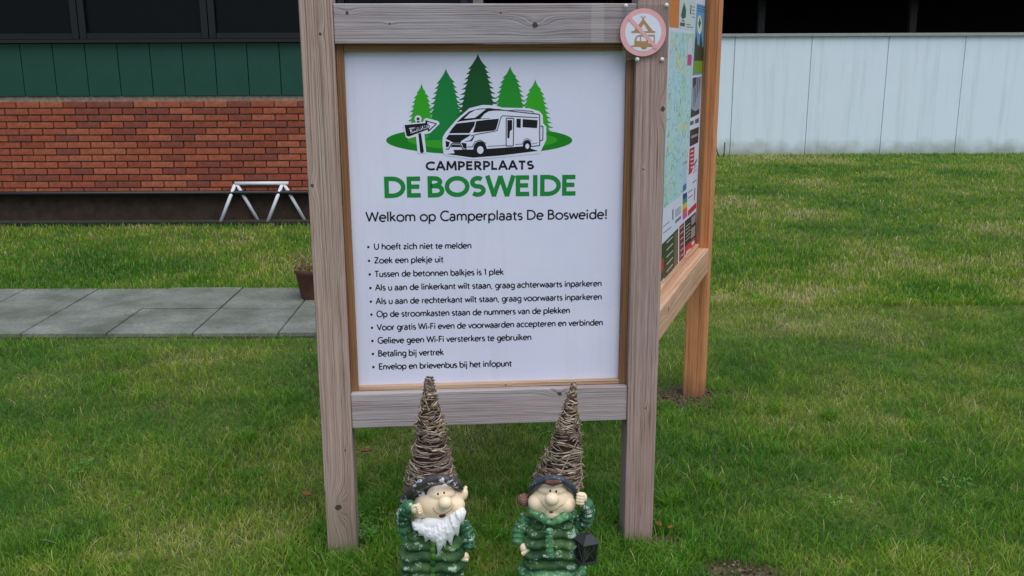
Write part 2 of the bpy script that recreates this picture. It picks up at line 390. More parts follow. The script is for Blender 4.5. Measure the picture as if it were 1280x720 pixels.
def layout(text, thick, track=0.0):
    """2-D strokes of a line of lettering, cap height 1, starting at x = 0"""
    x = 0.0; out = []
    def split(pts):          # a stroke breaks at sharp corners so that both arms keep their full weight
        P = [Vector((p[0], p[1])) for p in pts]; runs = [[P[0]]]
        for i in range(1, len(P)):
            runs[-1].append(P[i])
            if i < len(P) - 1 and (P[i] - P[i - 1]).length > .15 and (P[i + 1] - P[i]).length > .15 and (P[i] - P[i - 1]).normalized().dot((P[i + 1] - P[i]).normalized()) < -.15:
                d1 = (P[i] - P[i - 1]).normalized(); d2 = (P[i] - P[i + 1]).normalized()
                runs[-1][-1] = P[i] + d1 * thick * .12; runs.append([P[i] + d2 * thick * .12])
        return [[(p.x, p.y) for p in r_] for r_ in runs]
    for ch in text:
        adv, strokes = GL[ch]
        if thick > .2:       # heavy capitals keep their outer edges on the base and cap lines
            h_ = thick / 2
            if ch in 'OCS': fy = lambda y: h_ + y * (1 - thick)
            elif ch in 'DEB': fy = lambda y: h_ + (y - .045) / .91 * (1 - thick)
            elif ch in 'PR': fy = lambda y: y * (1 - h_) / .96
            elif ch == 'L': fy = lambda y: max(y, h_)
            elif ch == 'T': fy = lambda y: min(y, 1 - h_)
            else: fy = lambda y: y
            strokes = [[(p[0], fy(p[1])) for p in s_] for s_ in strokes]
        for k, s_ in enumerate(strokes):
            if s_ == 'dot': out.append(('poly', [(x + (.11 if ch == 'i' else .13) + thick * .62 * math.cos(t * .785), .90 + thick * .62 * math.sin(t * .785)) for t in range(8)], k))
            elif s_ == 'dot0': out.append(('poly', [(x + .14 + thick * .62 * math.cos(t * .785), .06 + thick * .62 * math.sin(t * .785)) for t in range(8)], k))
            else:
                for q_, run in enumerate(split(s_)): out.append(('line', [(x + p[0], p[1]) for p in run], k * 1.0 + q_ * .45))
        x += adv + track
    return out, x - track
def print_text(name, text, p_start, p_end, cap_px, thick, mat, parent, mapper, place, rec, track=0.0, label=None):
    """p_start / p_end: ends of the baseline; scaled to fit between them"""
    a, b = Vector(mapper(*p_start)), Vector(mapper(*p_end)); top = Vector(mapper(p_start[0], p_start[1] - cap_px))
    cap = (top - a).length; items, wd = layout(text, thick, track); ex = (b - a); sx = ex.length / wd; ex.normalize(); ey = Vector((-ex.y, ex.x))
    V, F = [], []
    for kind, pts, k in items:
        if kind == 'line':
            closed = len(pts) > 3 and (Vector(pts[0]) - Vector(pts[-1])).length < 1e-6
            q = [(p[0] * sx / cap, p[1]) for p in pts]; v, f = ribbon(q, thick, closed)
        else: v = [Vector((p[0] * sx / cap, p[1])) for p in pts]; f = [tuple(range(len(v)))]
        n0 = len(V)
        for p in v:
            w2 = a + ex * (p.x * cap) + ey * (p.y * cap); V.append(place(w2.x, w2.y, rec - k * 4e-5))
        F += [tuple(i + n0 for i in q_) for q_ in f]
    o = mk(name, V, F, mat, parent)
    if label: o['label'] = label
    return o
bmap = lambda px, py: front(px, py, BR)
def print_polys(name, polys, mat, parent, rec, mapper=bmap, place=fpt, label=None):
    V, F = [], []
    for i, poly in enumerate(polys):
        n0 = len(V); 
        for p in poly:
            s_, z_ = mapper(*p); V.append(place(s_, z_, rec - i * 2e-5))
        bm_f = list(range(n0, len(V)))
        F.append(tuple(bm_f))
    # triangulate concave outlines properly
    o = mk(name, V, F, mat, parent); bm = bmesh.new(); bm.from_mesh(o.data)
    bmesh.ops.triangulate(bm, faces=bm.faces[:], ngon_method='EAR_CLIP'); bm.to_mesh(o.data); bm.free()
    if label: o['label'] = label
    return o
def strokes_px(lines, w_):
    out = []
    for ln in lines:
        pts, ww = (ln if isinstance(ln, tuple) and isinstance(ln[1], (int, float)) and isinstance(ln[0], list) else (ln, w_))
        v, f = ribbon(pts, ww)
        out += [[tuple(v[i]) for i in q] for q in f]
    return out
def circ(cx, cy, rx, ry, n=28): return [(cx + rx * math.cos(6.28319 * i / n), cy + ry * math.sin(6.28319 * i / n)) for i in range(n)]
PT = BR - 0.0004
TH = 0.160
lines = [("U hoeft zich niet te melden", 467.4, 311.8, 589.5, 310.2), ("Zoek een plekje uit", 467.9, 329, 554.5, 327.5),
 ("Tussen de betonnen balkjes is 1 plek", 468.4, 346, 629.6, 343.1), ("Als u aan de linkerkant wilt staan, graag achterwaarts inparkeren", 469.2, 363, 752.1, 357.5),
 ("Als u aan de rechterkant wilt staan, graag voorwaarts inparkeren", 470, 380, 752.3, 374.2), ("Op de stroomkasten staan de nummers van de plekken", 470.8, 396.2, 712.5, 391.2),
 ("Voor gratis Wi-Fi even de voorwaarden accepteren en verbinden", 471.3, 412.7, 753.7, 406.3), ("Gelieve geen Wi-Fi versterkers te gebruiken", 472.1, 429.2, 664.4, 424.7),
 ("Betaling bij vertrek", 472.7, 445.4, 554.7, 443.5), ("Envelop en brievenbus bij het infopunt", 473.7, 461.8, 639.7, 457.6)]
bx = [460.4, 461.3, 462.2, 463, 463.6, 464.3, 465, 465.6, 466.2, 466.8]
for i, (t, x0, y0, x1, y1) in enumerate(lines):
    print_text('text_line', t, (x0, y0), (x1, y1), 7.4, TH + .02, M['ink_black'], board, bmap, fpt, PT, 0.03, 'black bulleted line "%s"' % t)
    print_polys('bullet', [circ(bx[i], y0 - 3.0, 1.55, 1.55, 14)], M['ink_black'], board, PT)
print_text('heading', "Welkom op Camperplaats De Bosweide!", (457.5, 277.0), (759.2, 273.2), 11.9, TH, M['ink_black'], board, bmap, fpt, PT, 0.03, 'black heading "Welkom op Camperplaats De Bosweide!"')
print_text('small_title', "CAMPERPLAATS", (532.4, 213.2), (667.3, 211.8), 11.4, .225, M['ink_black'], board, bmap, fpt, PT, 0.10, 'bold black word CAMPERPLAATS')
for t_, a_, b_ in (("DE", (480.6, 247.5), (527.6, 246.9)), ("BOSWEIDE", (534.6, 246.8), (720.8, 244.5))):
    print_text('large_title', t_, a_, b_, 26.6, .212, M['g_title'], board, bmap, fpt, PT, .055, 'large green word ' + t_)

# emblem: ellipse of grass, five firs, motorhome, arrow sign
Z3 = lambda x, y: (470 + x / 4.923, 60 + y / 4.923)
Z9 = lambda x, y: (550 + x / 9.0, 125 + y / 9.0)
ZS = lambda x, y: (475 + x / 9.6, 130 + y / 9.6)
def polysf(fn, polys): return [[fn(*p) for p in q] for q in polys]
print_polys('emblem_grass', polysf(Z3, [circ(635, 568, 573, 88, 60)]), M['g_ell'], board, PT)
print_polys('emblem_grass', polysf(Z3, [circ(655, 566, 462, 62, 50)]), M['g_ell2'], board, PT - .0001, label='lighter green inner ellipse')
def fir(cx, y0, y1, kk, n):
    wd = lambda d: kk * d ** .6 * min(1, d / 85) ** .75
    Hh = y1 - y0; R_, L_ = [], []
    for t in (.04, .09, .14): R_.append((cx + wd(Hh * t) * .9, y0 + Hh * t)); L_.append((cx - wd(Hh * t) * .9, y0 + Hh * t))
    for k in range(n):
        d = Hh * (.20 + .80 * k / (n - 1)); st = Hh * .8 / (n - 1)
        for sg, LL, of in ((1, R_, 0), (-1, L_, st * .22)):
            dd = d + of; w2 = wd(dd)
            LL += [(cx + sg * w2 * .80, dd + y0 - st * .42), (cx + sg * w2 * 1.04, dd + y0), (cx + sg * w2 * .74, dd + y0 - st * .02)]
    return [(cx, y0)] + R_ + list(reversed(L_))
for (cx, y0, y1, hw, n, mt, dz) in ((280, 218, 500, 3.1, 9, 'g_light', 3), (430, 125, 560, 3.65, 12, 'g_teal', 2), (825, 112, 450, 3.7, 10, 'g_mid', 2),
                                    (980, 192, 520, 3.5, 10, 'g_light', 3), (627, 35, 470, 3.85, 12, 'g_dark', 4)):
    print_polys('emblem_fir', polysf(Z3, [fir(cx, y0, y1, hw, n)]), M[mt], board, PT - dz * .0001)
wh = [(30, 420), (60, 365), (180, 225), (330, 92), (480, 55), (620, 60), (700, 85), (1000, 92), (1120, 128), (1155, 170), (1160, 262), (1195, 300), (1195, 450), (1165, 510), (1140, 562), (1120, 600), (720, 640), (370, 668), (70, 625), (40, 600), (28, 500)]
print_polys('emblem_motorhome_outline', polysf(Z9, [wh]), M['ink_white'], board, PT - .0006)
blk = [[(188, 248), (255, 188), (330, 127), (430, 98), (560, 90), (650, 103), (720, 120), (600, 120), (545, 128), (500, 155), (455, 208), (560, 203), (560, 208), (420, 217), (262, 235)],
       [(100, 375), (140, 315), (185, 264), (395, 240), (386, 290), (330, 372)], [(370, 368), (395, 295), (405, 238), (520, 222), (663, 210), (632, 328), (600, 345)],
       [(66, 436), (100, 390), (348, 388), (318, 412), (238, 462), (232, 482), (150, 482), (112, 458)], [(62, 458), (112, 474), (94, 530), (66, 528)],
       [(132, 503), (222, 503), (244, 530), (122, 530)], [(240, 480), (296, 486), (302, 545), (265, 545)], [(378, 404), (390, 408), (360, 462), (262, 470), (340, 452)],
       [(758, 225), (812, 225), (812, 330), (786, 352), (780, 430), (757, 428)], [(860, 210), (910, 212), (907, 313), (860, 308)], [(930, 214), (1098, 226), (1092, 316), (928, 306)],
       circ(450, 552, 76, 88), circ(980, 510, 48, 62), [(72, 606), (165, 598), (150, 560), (400, 556), (540, 548), (940, 520), (1105, 572), (700, 622), (370, 648)]]
stk = strokes_px([([(640, 103), (760, 120), (900, 136), (1112, 160), (1121, 172), (1122, 512), (1030, 522)], 10), ([(345, 404), (450, 378), (600, 354), (645, 340), (672, 240), (688, 188), (705, 176), (840, 184), (1108, 198)], 8),
     ([(745, 210), (755, 204), (820, 204), (830, 214), (824, 508), (815, 516), (750, 516), (744, 508), (745, 210)], 9), ([(760, 118), (870, 111), (1040, 128), (1048, 134), (1048, 156)], 7),
     ([(1128, 292), (1158, 296), (1156, 448), (1128, 456)], 9), ([(540, 520), (740, 508)], 5), ([(845, 500), (925, 494), (950, 445), (980, 430), (1030, 462)], 5), ([(1035, 490), (1100, 482)], 4),
     ([(308, 526), (362, 526), (395, 470), (450, 448), (518, 488)], 7), ([(65, 550), (100, 550), (130, 490), (228, 490), (262, 560), (300, 552)], 9), ([(310, 560), (375, 568)], 5)], 6)
print_polys('emblem_motorhome', polysf(Z9, blk + stk), M['ink_black'], board, PT - .0007)
print_polys('emblem_roof_window', polysf(Z9, [[(272, 210), (330, 152), (400, 112), (518, 100), (440, 165), (392, 200)]]), M['ink_white'], board, PT - .0013)
for hub in (circ(453, 562, 36, 43, 20), circ(982, 520, 22, 30, 20)): print_polys('emblem_wheel_hub', polysf(Z9, [hub]), M['ink_white'], board, PT - .0013)
wsg = [circ(457, 178, 42, 42), [(278, 255), (300, 236), (520, 212), (528, 182), (560, 168), (700, 205), (716, 236), (600, 350), (545, 360), (340, 415), (308, 395)], [(430, 360), (530, 345), (556, 590), (452, 590)], [(428, 190), (490, 190), (490, 240), (428, 240)]]
print_polys('emblem_signpost_outline', polysf(ZS, wsg), M['ink_white'], board, PT - .0006)
print_polys('emblem_signpost', polysf(ZS, [circ(457, 178, 18, 18, 14), [(442, 203), (476, 203), (476, 222), (442, 222)], [(294, 252), (545, 228), (545, 192), (688, 236), (582, 334), (572, 306), (350, 390), (318, 382)], [(460, 355), (492, 348), (527, 572), (505, 592), (482, 580)]]), M['ink_black'], board, PT - .0007)
print_polys('emblem_signpost_face', polysf(ZS, [[(348, 290), (566, 254), (570, 214), (664, 240), (592, 306), (588, 282), (366, 354)]]), M['ink_white'], board, PT - .0009)
print_text('emblem_signpost_lettering', "CAMPERPLAATS", ZS(362, 346), ZS(600, 276), 4.6, .2, M['ink_black'], board, bmap, fpt, PT - .0011, .04)

# ------------------------------------------------------------------ angled map panel
SW = PW
PR = 0.062                                # how far its sheet lies behind the outer face
s_near = (fpt(sr + PW / 2, 0, PW) - NEAR).dot(US) + 0.002
rear_c = NEAR + US * (SW / 2) - NS * (SW / 2)
timber('post', rear_c + ZZ * -0.1, rear_c + ZZ * 2.2, US, SW, SW, M['post_rear'], stand)
zr0 = side(881, 346)[1]; zr1 = side(882.5, 315.5)[1]
timber('rail', spt(s_near, (zr0 + zr1) / 2, .045), spt(-.002, (zr0 + zr1) / 2, .045), ZZ, zr1 - zr0, .088, M['rail_side'], stand)
timber('rail', spt(s_near, 2.09, .045), spt(-.002, 2.09, .045), ZZ, zr1 - zr0, .088, M['rail_side'], stand)
timber('batten', spt(s_near, zr1 + .012, .052), spt(-.022, zr1 + .012, .052), ZZ, .020, .018, M['rail_side'], stand, .0015)
timber('batten', spt(-.011, zr1 + .002, .052), spt(-.011, 2.03, .052), US, .020, .018, M['batten'], stand, .0015)
pz0 = zr1 + .004
poster = boxo('map_board', spt((s_near - .001) / 2, (pz0 + 2.03) / 2, PR + .005), -s_near - .001, .010, 2.03 - pz0, M['sheet'], stand, (US, -NS, ZZ))
smap = lambda px, py: side(px, py, PR)
SP = PR - .0004
# map ink: pale sea green ground, roads, woods and towns
N = NT('map_print'); N.rough(0.45); co = N.coord()
vo = N.n('ShaderNodeTexVoronoi', feature='DISTANCE_TO_EDGE'); vo.inputs['Scale'].default_value = 48; N.l(N.mix(0.06, co, N.n('ShaderNodeTexNoise').outputs[1]), vo.inputs['Vector'])
vo2 = N.n('ShaderNodeTexVoronoi', feature='DISTANCE_TO_EDGE'); vo2.inputs['Scale'].default_value = 9; N.l(co, vo2.inputs['Vector'])
c = N.ramp(N.noise(co, 5, 4), [(0.35, srgb(182, 220, 232)), (0.5, srgb(188, 224, 226)), (0.64, srgb(164, 218, 190))])
c = N.mix(N.ramp(N.noise(co, 11, 3), [(0.60, G1), (0.66, W1)]), c, srgb(226, 210, 120))
c = N.mix(N.ramp(N.noise(co, 40, 3), [(0.62, G1), (0.66, W1)]), c, srgb(110, 150, 165))
c = N.mix(N.ramp(vo.outputs[0], [(0.015, (.6,) * 3 + (1,)), (0.05, G1)]), c, srgb(120, 150, 160))
c = N.mix(N.ramp(vo2.outputs[0], [(0.004, (.7,) * 3 + (1,)), (0.012, G1)]), c, srgb(90, 100, 120))
N.col(c); M['map'] = N.m
def pr(name, polys, rgb, lay=0, mat=None, label=None):
    key = 'print_%d_%d_%d' % rgb if mat is None else None
    if mat is None and key not in M: M[key] = ink(key, *rgb)
    return print_polys(name, polys, mat or M[key], poster, SP - lay * .0002, smap, spt, label)
pr('map', [[(838.6, 39.5), (868, 42.3), (857.8, 239), (826.4, 263)]], (0, 0, 0), 0, M['map'], 'pale blue-green regional map with yellow towns')
pr('printed_panel', [[(836, -70), (851.8, -70), (848.3, 35), (836.8, 34)]], (214, 124, 44), 0, label='orange printed panel')
pr('printed_panel', [[(852.6, -66), (871, -56), (868.2, 38.5), (849, 35.2)]], (205, 218, 216), 0, label='pale panel with a fir emblem')
pr('printed_tree', [[(855, 3), (857.5, 12), (857, 22), (853, 24), (851, 20), (853, 10)]], (50, 92, 70), 1)
pr('printed_text', [[(852, 25), (855.5, 25.2), (855.3, 27), (852, 26.6)], [(863, 6), (864.4, 6.2), (863.6, 18), (862.3, 17.6)]] + [[(865 - i * .1, 8 + i * 4.2), (868.6, 8.8 + i * 4.2), (868.5, 9.6 + i * 4.2), (865 - i * .1, 8.9 + i * 4.2)] for i in range(4)] + [[(858, 30), (863, 30.6), (863, 31.4), (858, 30.9)], [(858, 33), (866, 34), (866, 34.8), (858, 33.8)], [(850, 28), (856, 28.5), (855.8, 33), (850, 32.4)]], (72, 84, 96), 1)
pr('printed_photo', [[(871, 4.5), (882.3, 7), (877.6, 93), (865.6, 94.5)]], (88, 160, 204), 0, label='blue-sky photo of firs above a lawn')
pr('printed_photo_lawn', [[(867.2, 74), (878.9, 74), (877.8, 91), (866, 93)]], (112, 148, 44), 1)
pr('printed_photo_trees', [[(868.6, 52), (870.5, 40), (871.5, 55), (874, 58), (876, 38), (878, 60), (880, 58), (879, 76), (867.4, 76)]], (40, 58, 40), 2)
pr('printed_photo_oval', [circ(874.2, 31, 2.9, 12, 20)], (226, 224, 196), 2); pr('printed_tree', [[(874.6, 21), (876, 29), (874, 36), (872.6, 29)]], (60, 92, 50), 3)
pr('printed_photo_stripes', [[(871.6, 7 + i * 2.8), (881, 9.2 + i * 2.8), (881, 10.2 + i * 2.8), (871.5, 8 + i * 2.8)] for i in range(3)], (52, 100, 150), 1)
pr('legend', [[(860.4, 47.5), (864.8, 48), (864.2, 65), (859.6, 65)], [(859.8, 65), (864.2, 65.5), (864, 68), (859.5, 68)]], (208, 212, 226), 1)
pr('legend', [[(859.4, 68), (864.6, 68.4), (863.8, 82), (858.7, 81.6)]], (206, 48, 126), 2, label='magenta legend box')
pr('printed_photo', [[(865.4, 97.5), (877.6, 94.8), (874, 142), (863, 147.8)]], (148, 160, 178), 0, label='grey photo of bare trunks')
pr('printed_photo_trees', [[(866, 97.5), (871, 96.6), (869, 106), (866, 110)]] + [[(867 + i * 2.4, 97), (868.1 + i * 2.4, 96.6), (867.6 + i * 2.0, 134 - 6 * i), (867 + i * 2.0, 134 - 6 * i)] for i in range(4)] + [[(863.6, 136), (869, 139), (874, 136), (874, 142), (863, 147.5)]], (46, 48, 56), 1)
pr('printed_text', [[(862.6, 152), (867, 150.4), (866.9, 155), (862.5, 157)], [(869, 149.4), (873.6, 147), (873.3, 153), (868.8, 154.6)]], (92, 96, 104), 1)
pr('printed_panel', [[(862.4, 163), (873.6, 158.4), (872.6, 177.8), (862, 183.6)]], (44, 42, 44), 0, label='black printed panel')
pr('printed_text', [[(864, 170), (872, 166.6), (871.8, 169.6), (864, 173.4)]], (150, 150, 156), 1)
pr('printed_panel', [[(862, 186), (868.2, 183), (867.4, 205), (864.6, 215.5), (860.6, 219)]], (186, 42, 52), 0, label='red panel with white letters')
pr('printed_text', [[(863, 189 + i * 5), (867, 187.4 + i * 5), (866.8, 189 + i * 5), (863, 190.6 + i * 5)] for i in range(5)], (222, 200, 204), 1)
pr('printed_text', [[(867.6, 205), (870.8, 198), (871, 201), (868, 208)], [(867, 211), (870.8, 206), (870.6, 207.2), (867, 212.2)], [(866, 216), (870.4, 211), (870.3, 212.2), (866, 217.2)], [(865.6, 228), (870.4, 224), (870.4, 225.2), (865.6, 229.4)], [(868, 236), (869, 234), (868.4, 250), (867.6, 251)]], (110, 112, 124), 1)
pr('legend', [[(854.6, 203), (858.9, 199.6), (857.8, 233), (853.2, 237)]], (176, 200, 222), 1); pr('legend', [[(854.4, 204), (858.8, 200.4), (858.7, 202), (854.3, 205.6)], [(853.4, 232), (857.9, 228.6), (857.7, 236), (853.2, 240)]], (60, 112, 176), 2, label='blue legend bars')
for i, cc in enumerate(((52, 58, 130), (40, 140, 120), (220, 190, 60), (222, 100, 60), (196, 80, 150))):
    pr('colour_strip', [[(853.4 + (i % 2) * .0, 243 + i * 6.4), (858.6, 240.2 + i * 6.0), (858.8, 246.2 + i * 6.0), (853.4, 249.4 + i * 6.4)]], cc, 1)
pr('printed_panel', [[(860, 263.5), (870.2, 252.6), (870, 260), (859.8, 270.4)]], (188, 40, 56), 0, label='red banner strip')
pr('printed_text', [[(844, 263 + i * 2.4), (851, 257.4 + i * 2.4), (851, 258.2 + i * 2.4), (844, 264 + i * 2.4)] for i in range(4)] + [[(844, 276), (851, 269.6), (851, 273), (844, 279)], [(829, 283), (837, 276), (837, 276.8), (829, 284)], [(829, 291), (839, 283), (839, 284), (829, 292)], [(840.4, 262), (841.6, 261), (841.6, 274), (840.4, 275)], [(860, 240), (866, 236), (866, 237), (860, 241.2)], [(860, 247), (866, 243), (866, 244), (860, 248.2)]] , (104, 112, 128), 1)
pr('printed_panel', [[(826.4, 306.5), (847.6, 285), (847.4, 336), (824.6, 364.6)]], (52, 62, 44), 0, label='dark green panel beside the post')
pr('printed_text', [[(833, 303 + i * 9), (841, 295 + i * 8.6), (841, 296.4 + i * 8.6), (833, 304.6 + i * 9)] for i in range(6)] + [[(825.4, 353), (830, 347), (830, 349), (825.4, 355)]], (196, 200, 190), 1)
pr('printed_photo', [[(842.6, 293), (847, 288.4), (846.6, 330), (842.4, 335)]], (108, 96, 74), 1)
pr('printed_panel', [[(825.5, 326), (829.4, 321.6), (829, 338), (825, 342.4)]], (190, 44, 60), 2, label='small red square')
pr('printed_panel', [[(849.2, 283.4), (855, 277.4), (854.8, 328.4), (848.8, 335)]], (124, 34, 40), 0, label='dark red panel')
pr('printed_text', [[(850.4, 285 + i * 7), (854.2, 281.2 + i * 7), (854.2, 282.4 + i * 7), (850.4, 286.3 + i * 7)] for i in range(7)], (214, 190, 190), 1)
pr('printed_panel', [[(856, 276.6), (869.8, 264.6), (869.4, 296), (855.8, 309)]], (40, 36, 36), 0, label='black panel with photos')
pr('printed_photo', [[(864, 272), (869.2, 267.2), (869, 277), (864, 282)], [(863.6, 286), (869, 281), (868.8, 294), (863.4, 299)]], (150, 142, 146), 1)
pr('printed_text', [[(857, 283 + i * 4.4), (862.6, 278 + i * 4.2), (862.6, 279 + i * 4.2), (857, 284 + i * 4.4)] for i in range(5)], (190, 186, 186), 1)
pr('printed_panel', [[(855.8, 309), (869.4, 296.4), (869, 310.6), (855.4, 325)]], (186, 42, 56), 0, label='bright red panel at the bottom')
pr('printed_text', [[(857.5, 315), (863, 309.6), (863, 312), (857.5, 317.6)], [(864.4, 303), (867.8, 300), (867.8, 304), (864.4, 307)]], (228, 204, 206), 1)

# ------------------------------------------------------------------ prohibition sign
SR_ = -0.001
sgc = fpt(*front(804, 40.5), 0)
psign = empty('prohibition_sign', sgc, 'round pink-ringed no camping sign screwed to the top of the right post', 'sign')
smp = lambda px, py: front(px, py, -.010)
N = NT('clear_acrylic'); tr = N.n('ShaderNodeBsdfTransparent'); tr.inputs[0].default_value = (.90, .91, .92, 1); gl_ = N.n('ShaderNodeBsdfGlossy'); gl_.inputs['Roughness'].default_value = .12
mx = N.n('ShaderNodeMixShader'); mx.inputs[0].default_value = .05; N.l(tr.outputs[0], mx.inputs[1]); N.l(gl_.outputs[0], mx.inputs[2]); N.l(mx.outputs[0], N.out.inputs[0])
M['acrylic'] = N.m
s0, z0 = front(777, 74.5); s1, z1 = front(835.6, 5)
bev(boxo('clear_plate', fpt((s0 + s1) / 2, (z0 + z1) / 2, -.0035), s1 - s0, .003, z1 - z0, M['acrylic'], psign, (U, -NO, ZZ)), .001)
cs, cz = front(804, 40.5, -.010); rs = (front(832.6, 40, -.010)[0] - front(775.2, 40, -.010)[0]) / 2; 
def disc(name, r_, th, rec, mat, n=48):
    V = [fpt(cs + r_ * math.cos(6.28319 * i / n), cz + r_ * math.sin(6.28319 * i / n), rec) for i in range(n)]
    V += [v - NO * th for v in V]
    return mk(name, V, [tuple(range(n)), tuple(reversed(range(n, 2 * n)))] + [(i, i + n, (i + 1) % n + n, (i + 1) % n) for i in range(n)], mat, psign)
M['pink'] = plain('faded_pink_paint', srgb(228, 168, 174), .5, .05, 60); M['tan'] = plain('faded_brown_ink', srgb(176, 134, 86), .5); M['sign_white'] = plain('sign_white', srgb(218, 226, 240), .45, .02, 30)
disc('ring', rs, .0045, -.0098, M['pink']); disc('sign_face', rs * .785, .001, -.0104, M['sign_white'])
SPX = lambda x, y: (770 + x / 4.5, y / 4.5)
def psp(name, polys, mat, rec): return print_polys(name, polysf(SPX, polys), mat, psign, rec, smp, fpt)
psp('tent_symbol', [[(153, 104), (211, 178), (184, 178), (156, 134), (128, 178), (97, 178)], [(86, 175), (220, 175), (220, 185), (86, 185)]] + strokes_px([([(142, 90), (160, 118)], 6), ([(164, 90), (146, 118)], 6)], 5), M['tan'], -.0108)
psp('caravan_symbol', [[(86, 256), (102, 254), (104, 225), (112, 206), (126, 197), (218, 195), (218, 254), (222, 256), (222, 264), (86, 264)], circ(157, 261, 19, 17)], M['tan'], -.0108)
psp('caravan_symbol', [[(113, 230), (120, 210), (134, 206), (134, 232)], [(141, 206), (170, 206), (170, 232), (141, 232)], [(180, 206), (211, 206), (211, 244), (180, 244)]], M['sign_white'], -.0111)
psp('caravan_wheel', [circ(157, 261, 12, 11)], M['tan'], -.0113)
psp('slash', [[(66, 108), (80, 92), (236, 262), (220, 276)]], M['pink'], -.0116)
M['cap'] = plain('white_plastic_cap', srgb(214, 214, 214), .35)
for (px, py) in ((782.4, 7.2), (833.3, 6.4), (796.7, 74.2), (827.8, 74.4)):
    s_, z_ = front(px, py, -.006); V, F = ell(fpt(s_, z_, -.005), (.0065, .005, .0065)); mk('screw_cap', V, F, M['cap'], psign, True)

# ------------------------------------------------------------------ garden gnomes
GY = 2.60
def G_(px, py, dy=0.0): return at_y(px, py, GY + dy)
PXM = 2.82 / FPX
def antique(name, c1, c2, fleck, amount=.06, rough=.45, fl_scale=34):
    N = NT(name); N.rough(rough); co = N.coord()
    f = N.ramp(N.noise(co, 16, 4), [(0.38, G1), (0.62, W1)]); base = N.mix(f, c1, c2)
    n2 = N.noise(co, fl_scale, 6, .72); t = .64 - amount
    base = N.mix(N.ramp(n2, [(t, G1), (t + .035, W1)]), base, fleck)
    n3 = N.noise(co, 120, 3); base = N.mix(N.ramp(n3, [(.66, G1), (.72, (.5, .5, .5, 1))]), base, fleck)
    N.col(base); N.bump(N.noise(co, 70, 4), .25, .002); N.b.inputs['Specular IOR Level'].default_value = .35
    return N.m
M['jacket'] = antique('antiqued_green_paint', srgb(30, 70, 42), srgb(76, 112, 58), srgb(158, 186, 166), .075, .62)
M['jacket2'] = antique('antiqued_olive_green_paint', srgb(32, 78, 36), srgb(82, 126, 46), srgb(170, 200, 160), .0)
M['sleeve'] = antique('antiqued_blue_green_paint', srgb(26, 80, 54), srgb(70, 124, 84), srgb(186, 202, 194), .10, .62)
M['fur'] = antique('pale_green_rough_trim', srgb(52, 110, 66), srgb(96, 150, 104), srgb(150, 184, 152), .10, .7, 90)
M['skin'] = plain('cream_painted_skin', srgb(242, 220, 188), .5, .05, 14, .08); M['skin2'] = plain('cream_painted_cheek', srgb(236, 200, 166), .5)
M['beard'] = plain('white_painted_beard', srgb(236, 237, 240), .6, .05, 40, .15)
N = NT('flaking_dark_cap_paint'); N.rough(.4); co = N.coord(); n_ = N.noise(co, 19, 5, .68)
N.l(N.mix(N.ramp(n_, [(.555, G1), (.57, W1)]), srgb(66, 62, 64), srgb(214, 216, 224)), N.b.inputs['Base Color']); N.bump(n_, .3, .003); M['cap_flake'] = N.m
N = NT('slate_cap_paint'); N.rough(.35); co = N.coord(); n_ = N.noise(co, 24, 5, .68)
N.l(N.mix(N.ramp(n_, [(.66, G1), (.69, W1)]), srgb(58, 66, 78), srgb(186, 196, 210)), N.b.inputs['Base Color']); M['cap_slate'] = N.m
M['eye'] = plain('black_eye_paint', (.01, .01, .01, 1), .15); M['mouth'] = plain('dark_red_mouth', srgb(90, 36, 26), .5)
M['smile'] = plain('smile_line_paint', srgb(150, 104, 80), .5); M['hair'] = plain('brown_painted_hair', srgb(92, 58, 40), .55, .2, 60, .3); M['cone'] = plain('reddish_brown_cone', srgb(128, 92, 84), .7, .25, 60, .3)
M['trouser'] = antique('grey_green_trousers', srgb(86, 104, 92), srgb(118, 134, 120), srgb(170, 180, 172), 0.0); M['boot'] = plain('dark_boot_paint', srgb(46, 42, 42), .5, .2)
# twigs
N = NT('dry_twigs'); N.rough(.9); gi = N.n('ShaderNodeNewGeometry'); co = N.coord()
c = N.ramp(gi.outputs['Random Per Island'], [(0, srgb(66, 48, 40)), (.3, srgb(114, 96, 84)), (.6, srgb(158, 140, 124)), (.85, srgb(198, 180, 160)), (1, srgb(84, 66, 58))])
c = N.mix(N.ramp(N.noise(co, 26, 3), [(.60, G1), (.68, W1)]), c, srgb(112, 104, 44)); N.col(c); M['twig'] = N.m
M['twig_core'] = plain('dark_twig_core', srgb(48, 36, 28), .95, .3, 60)

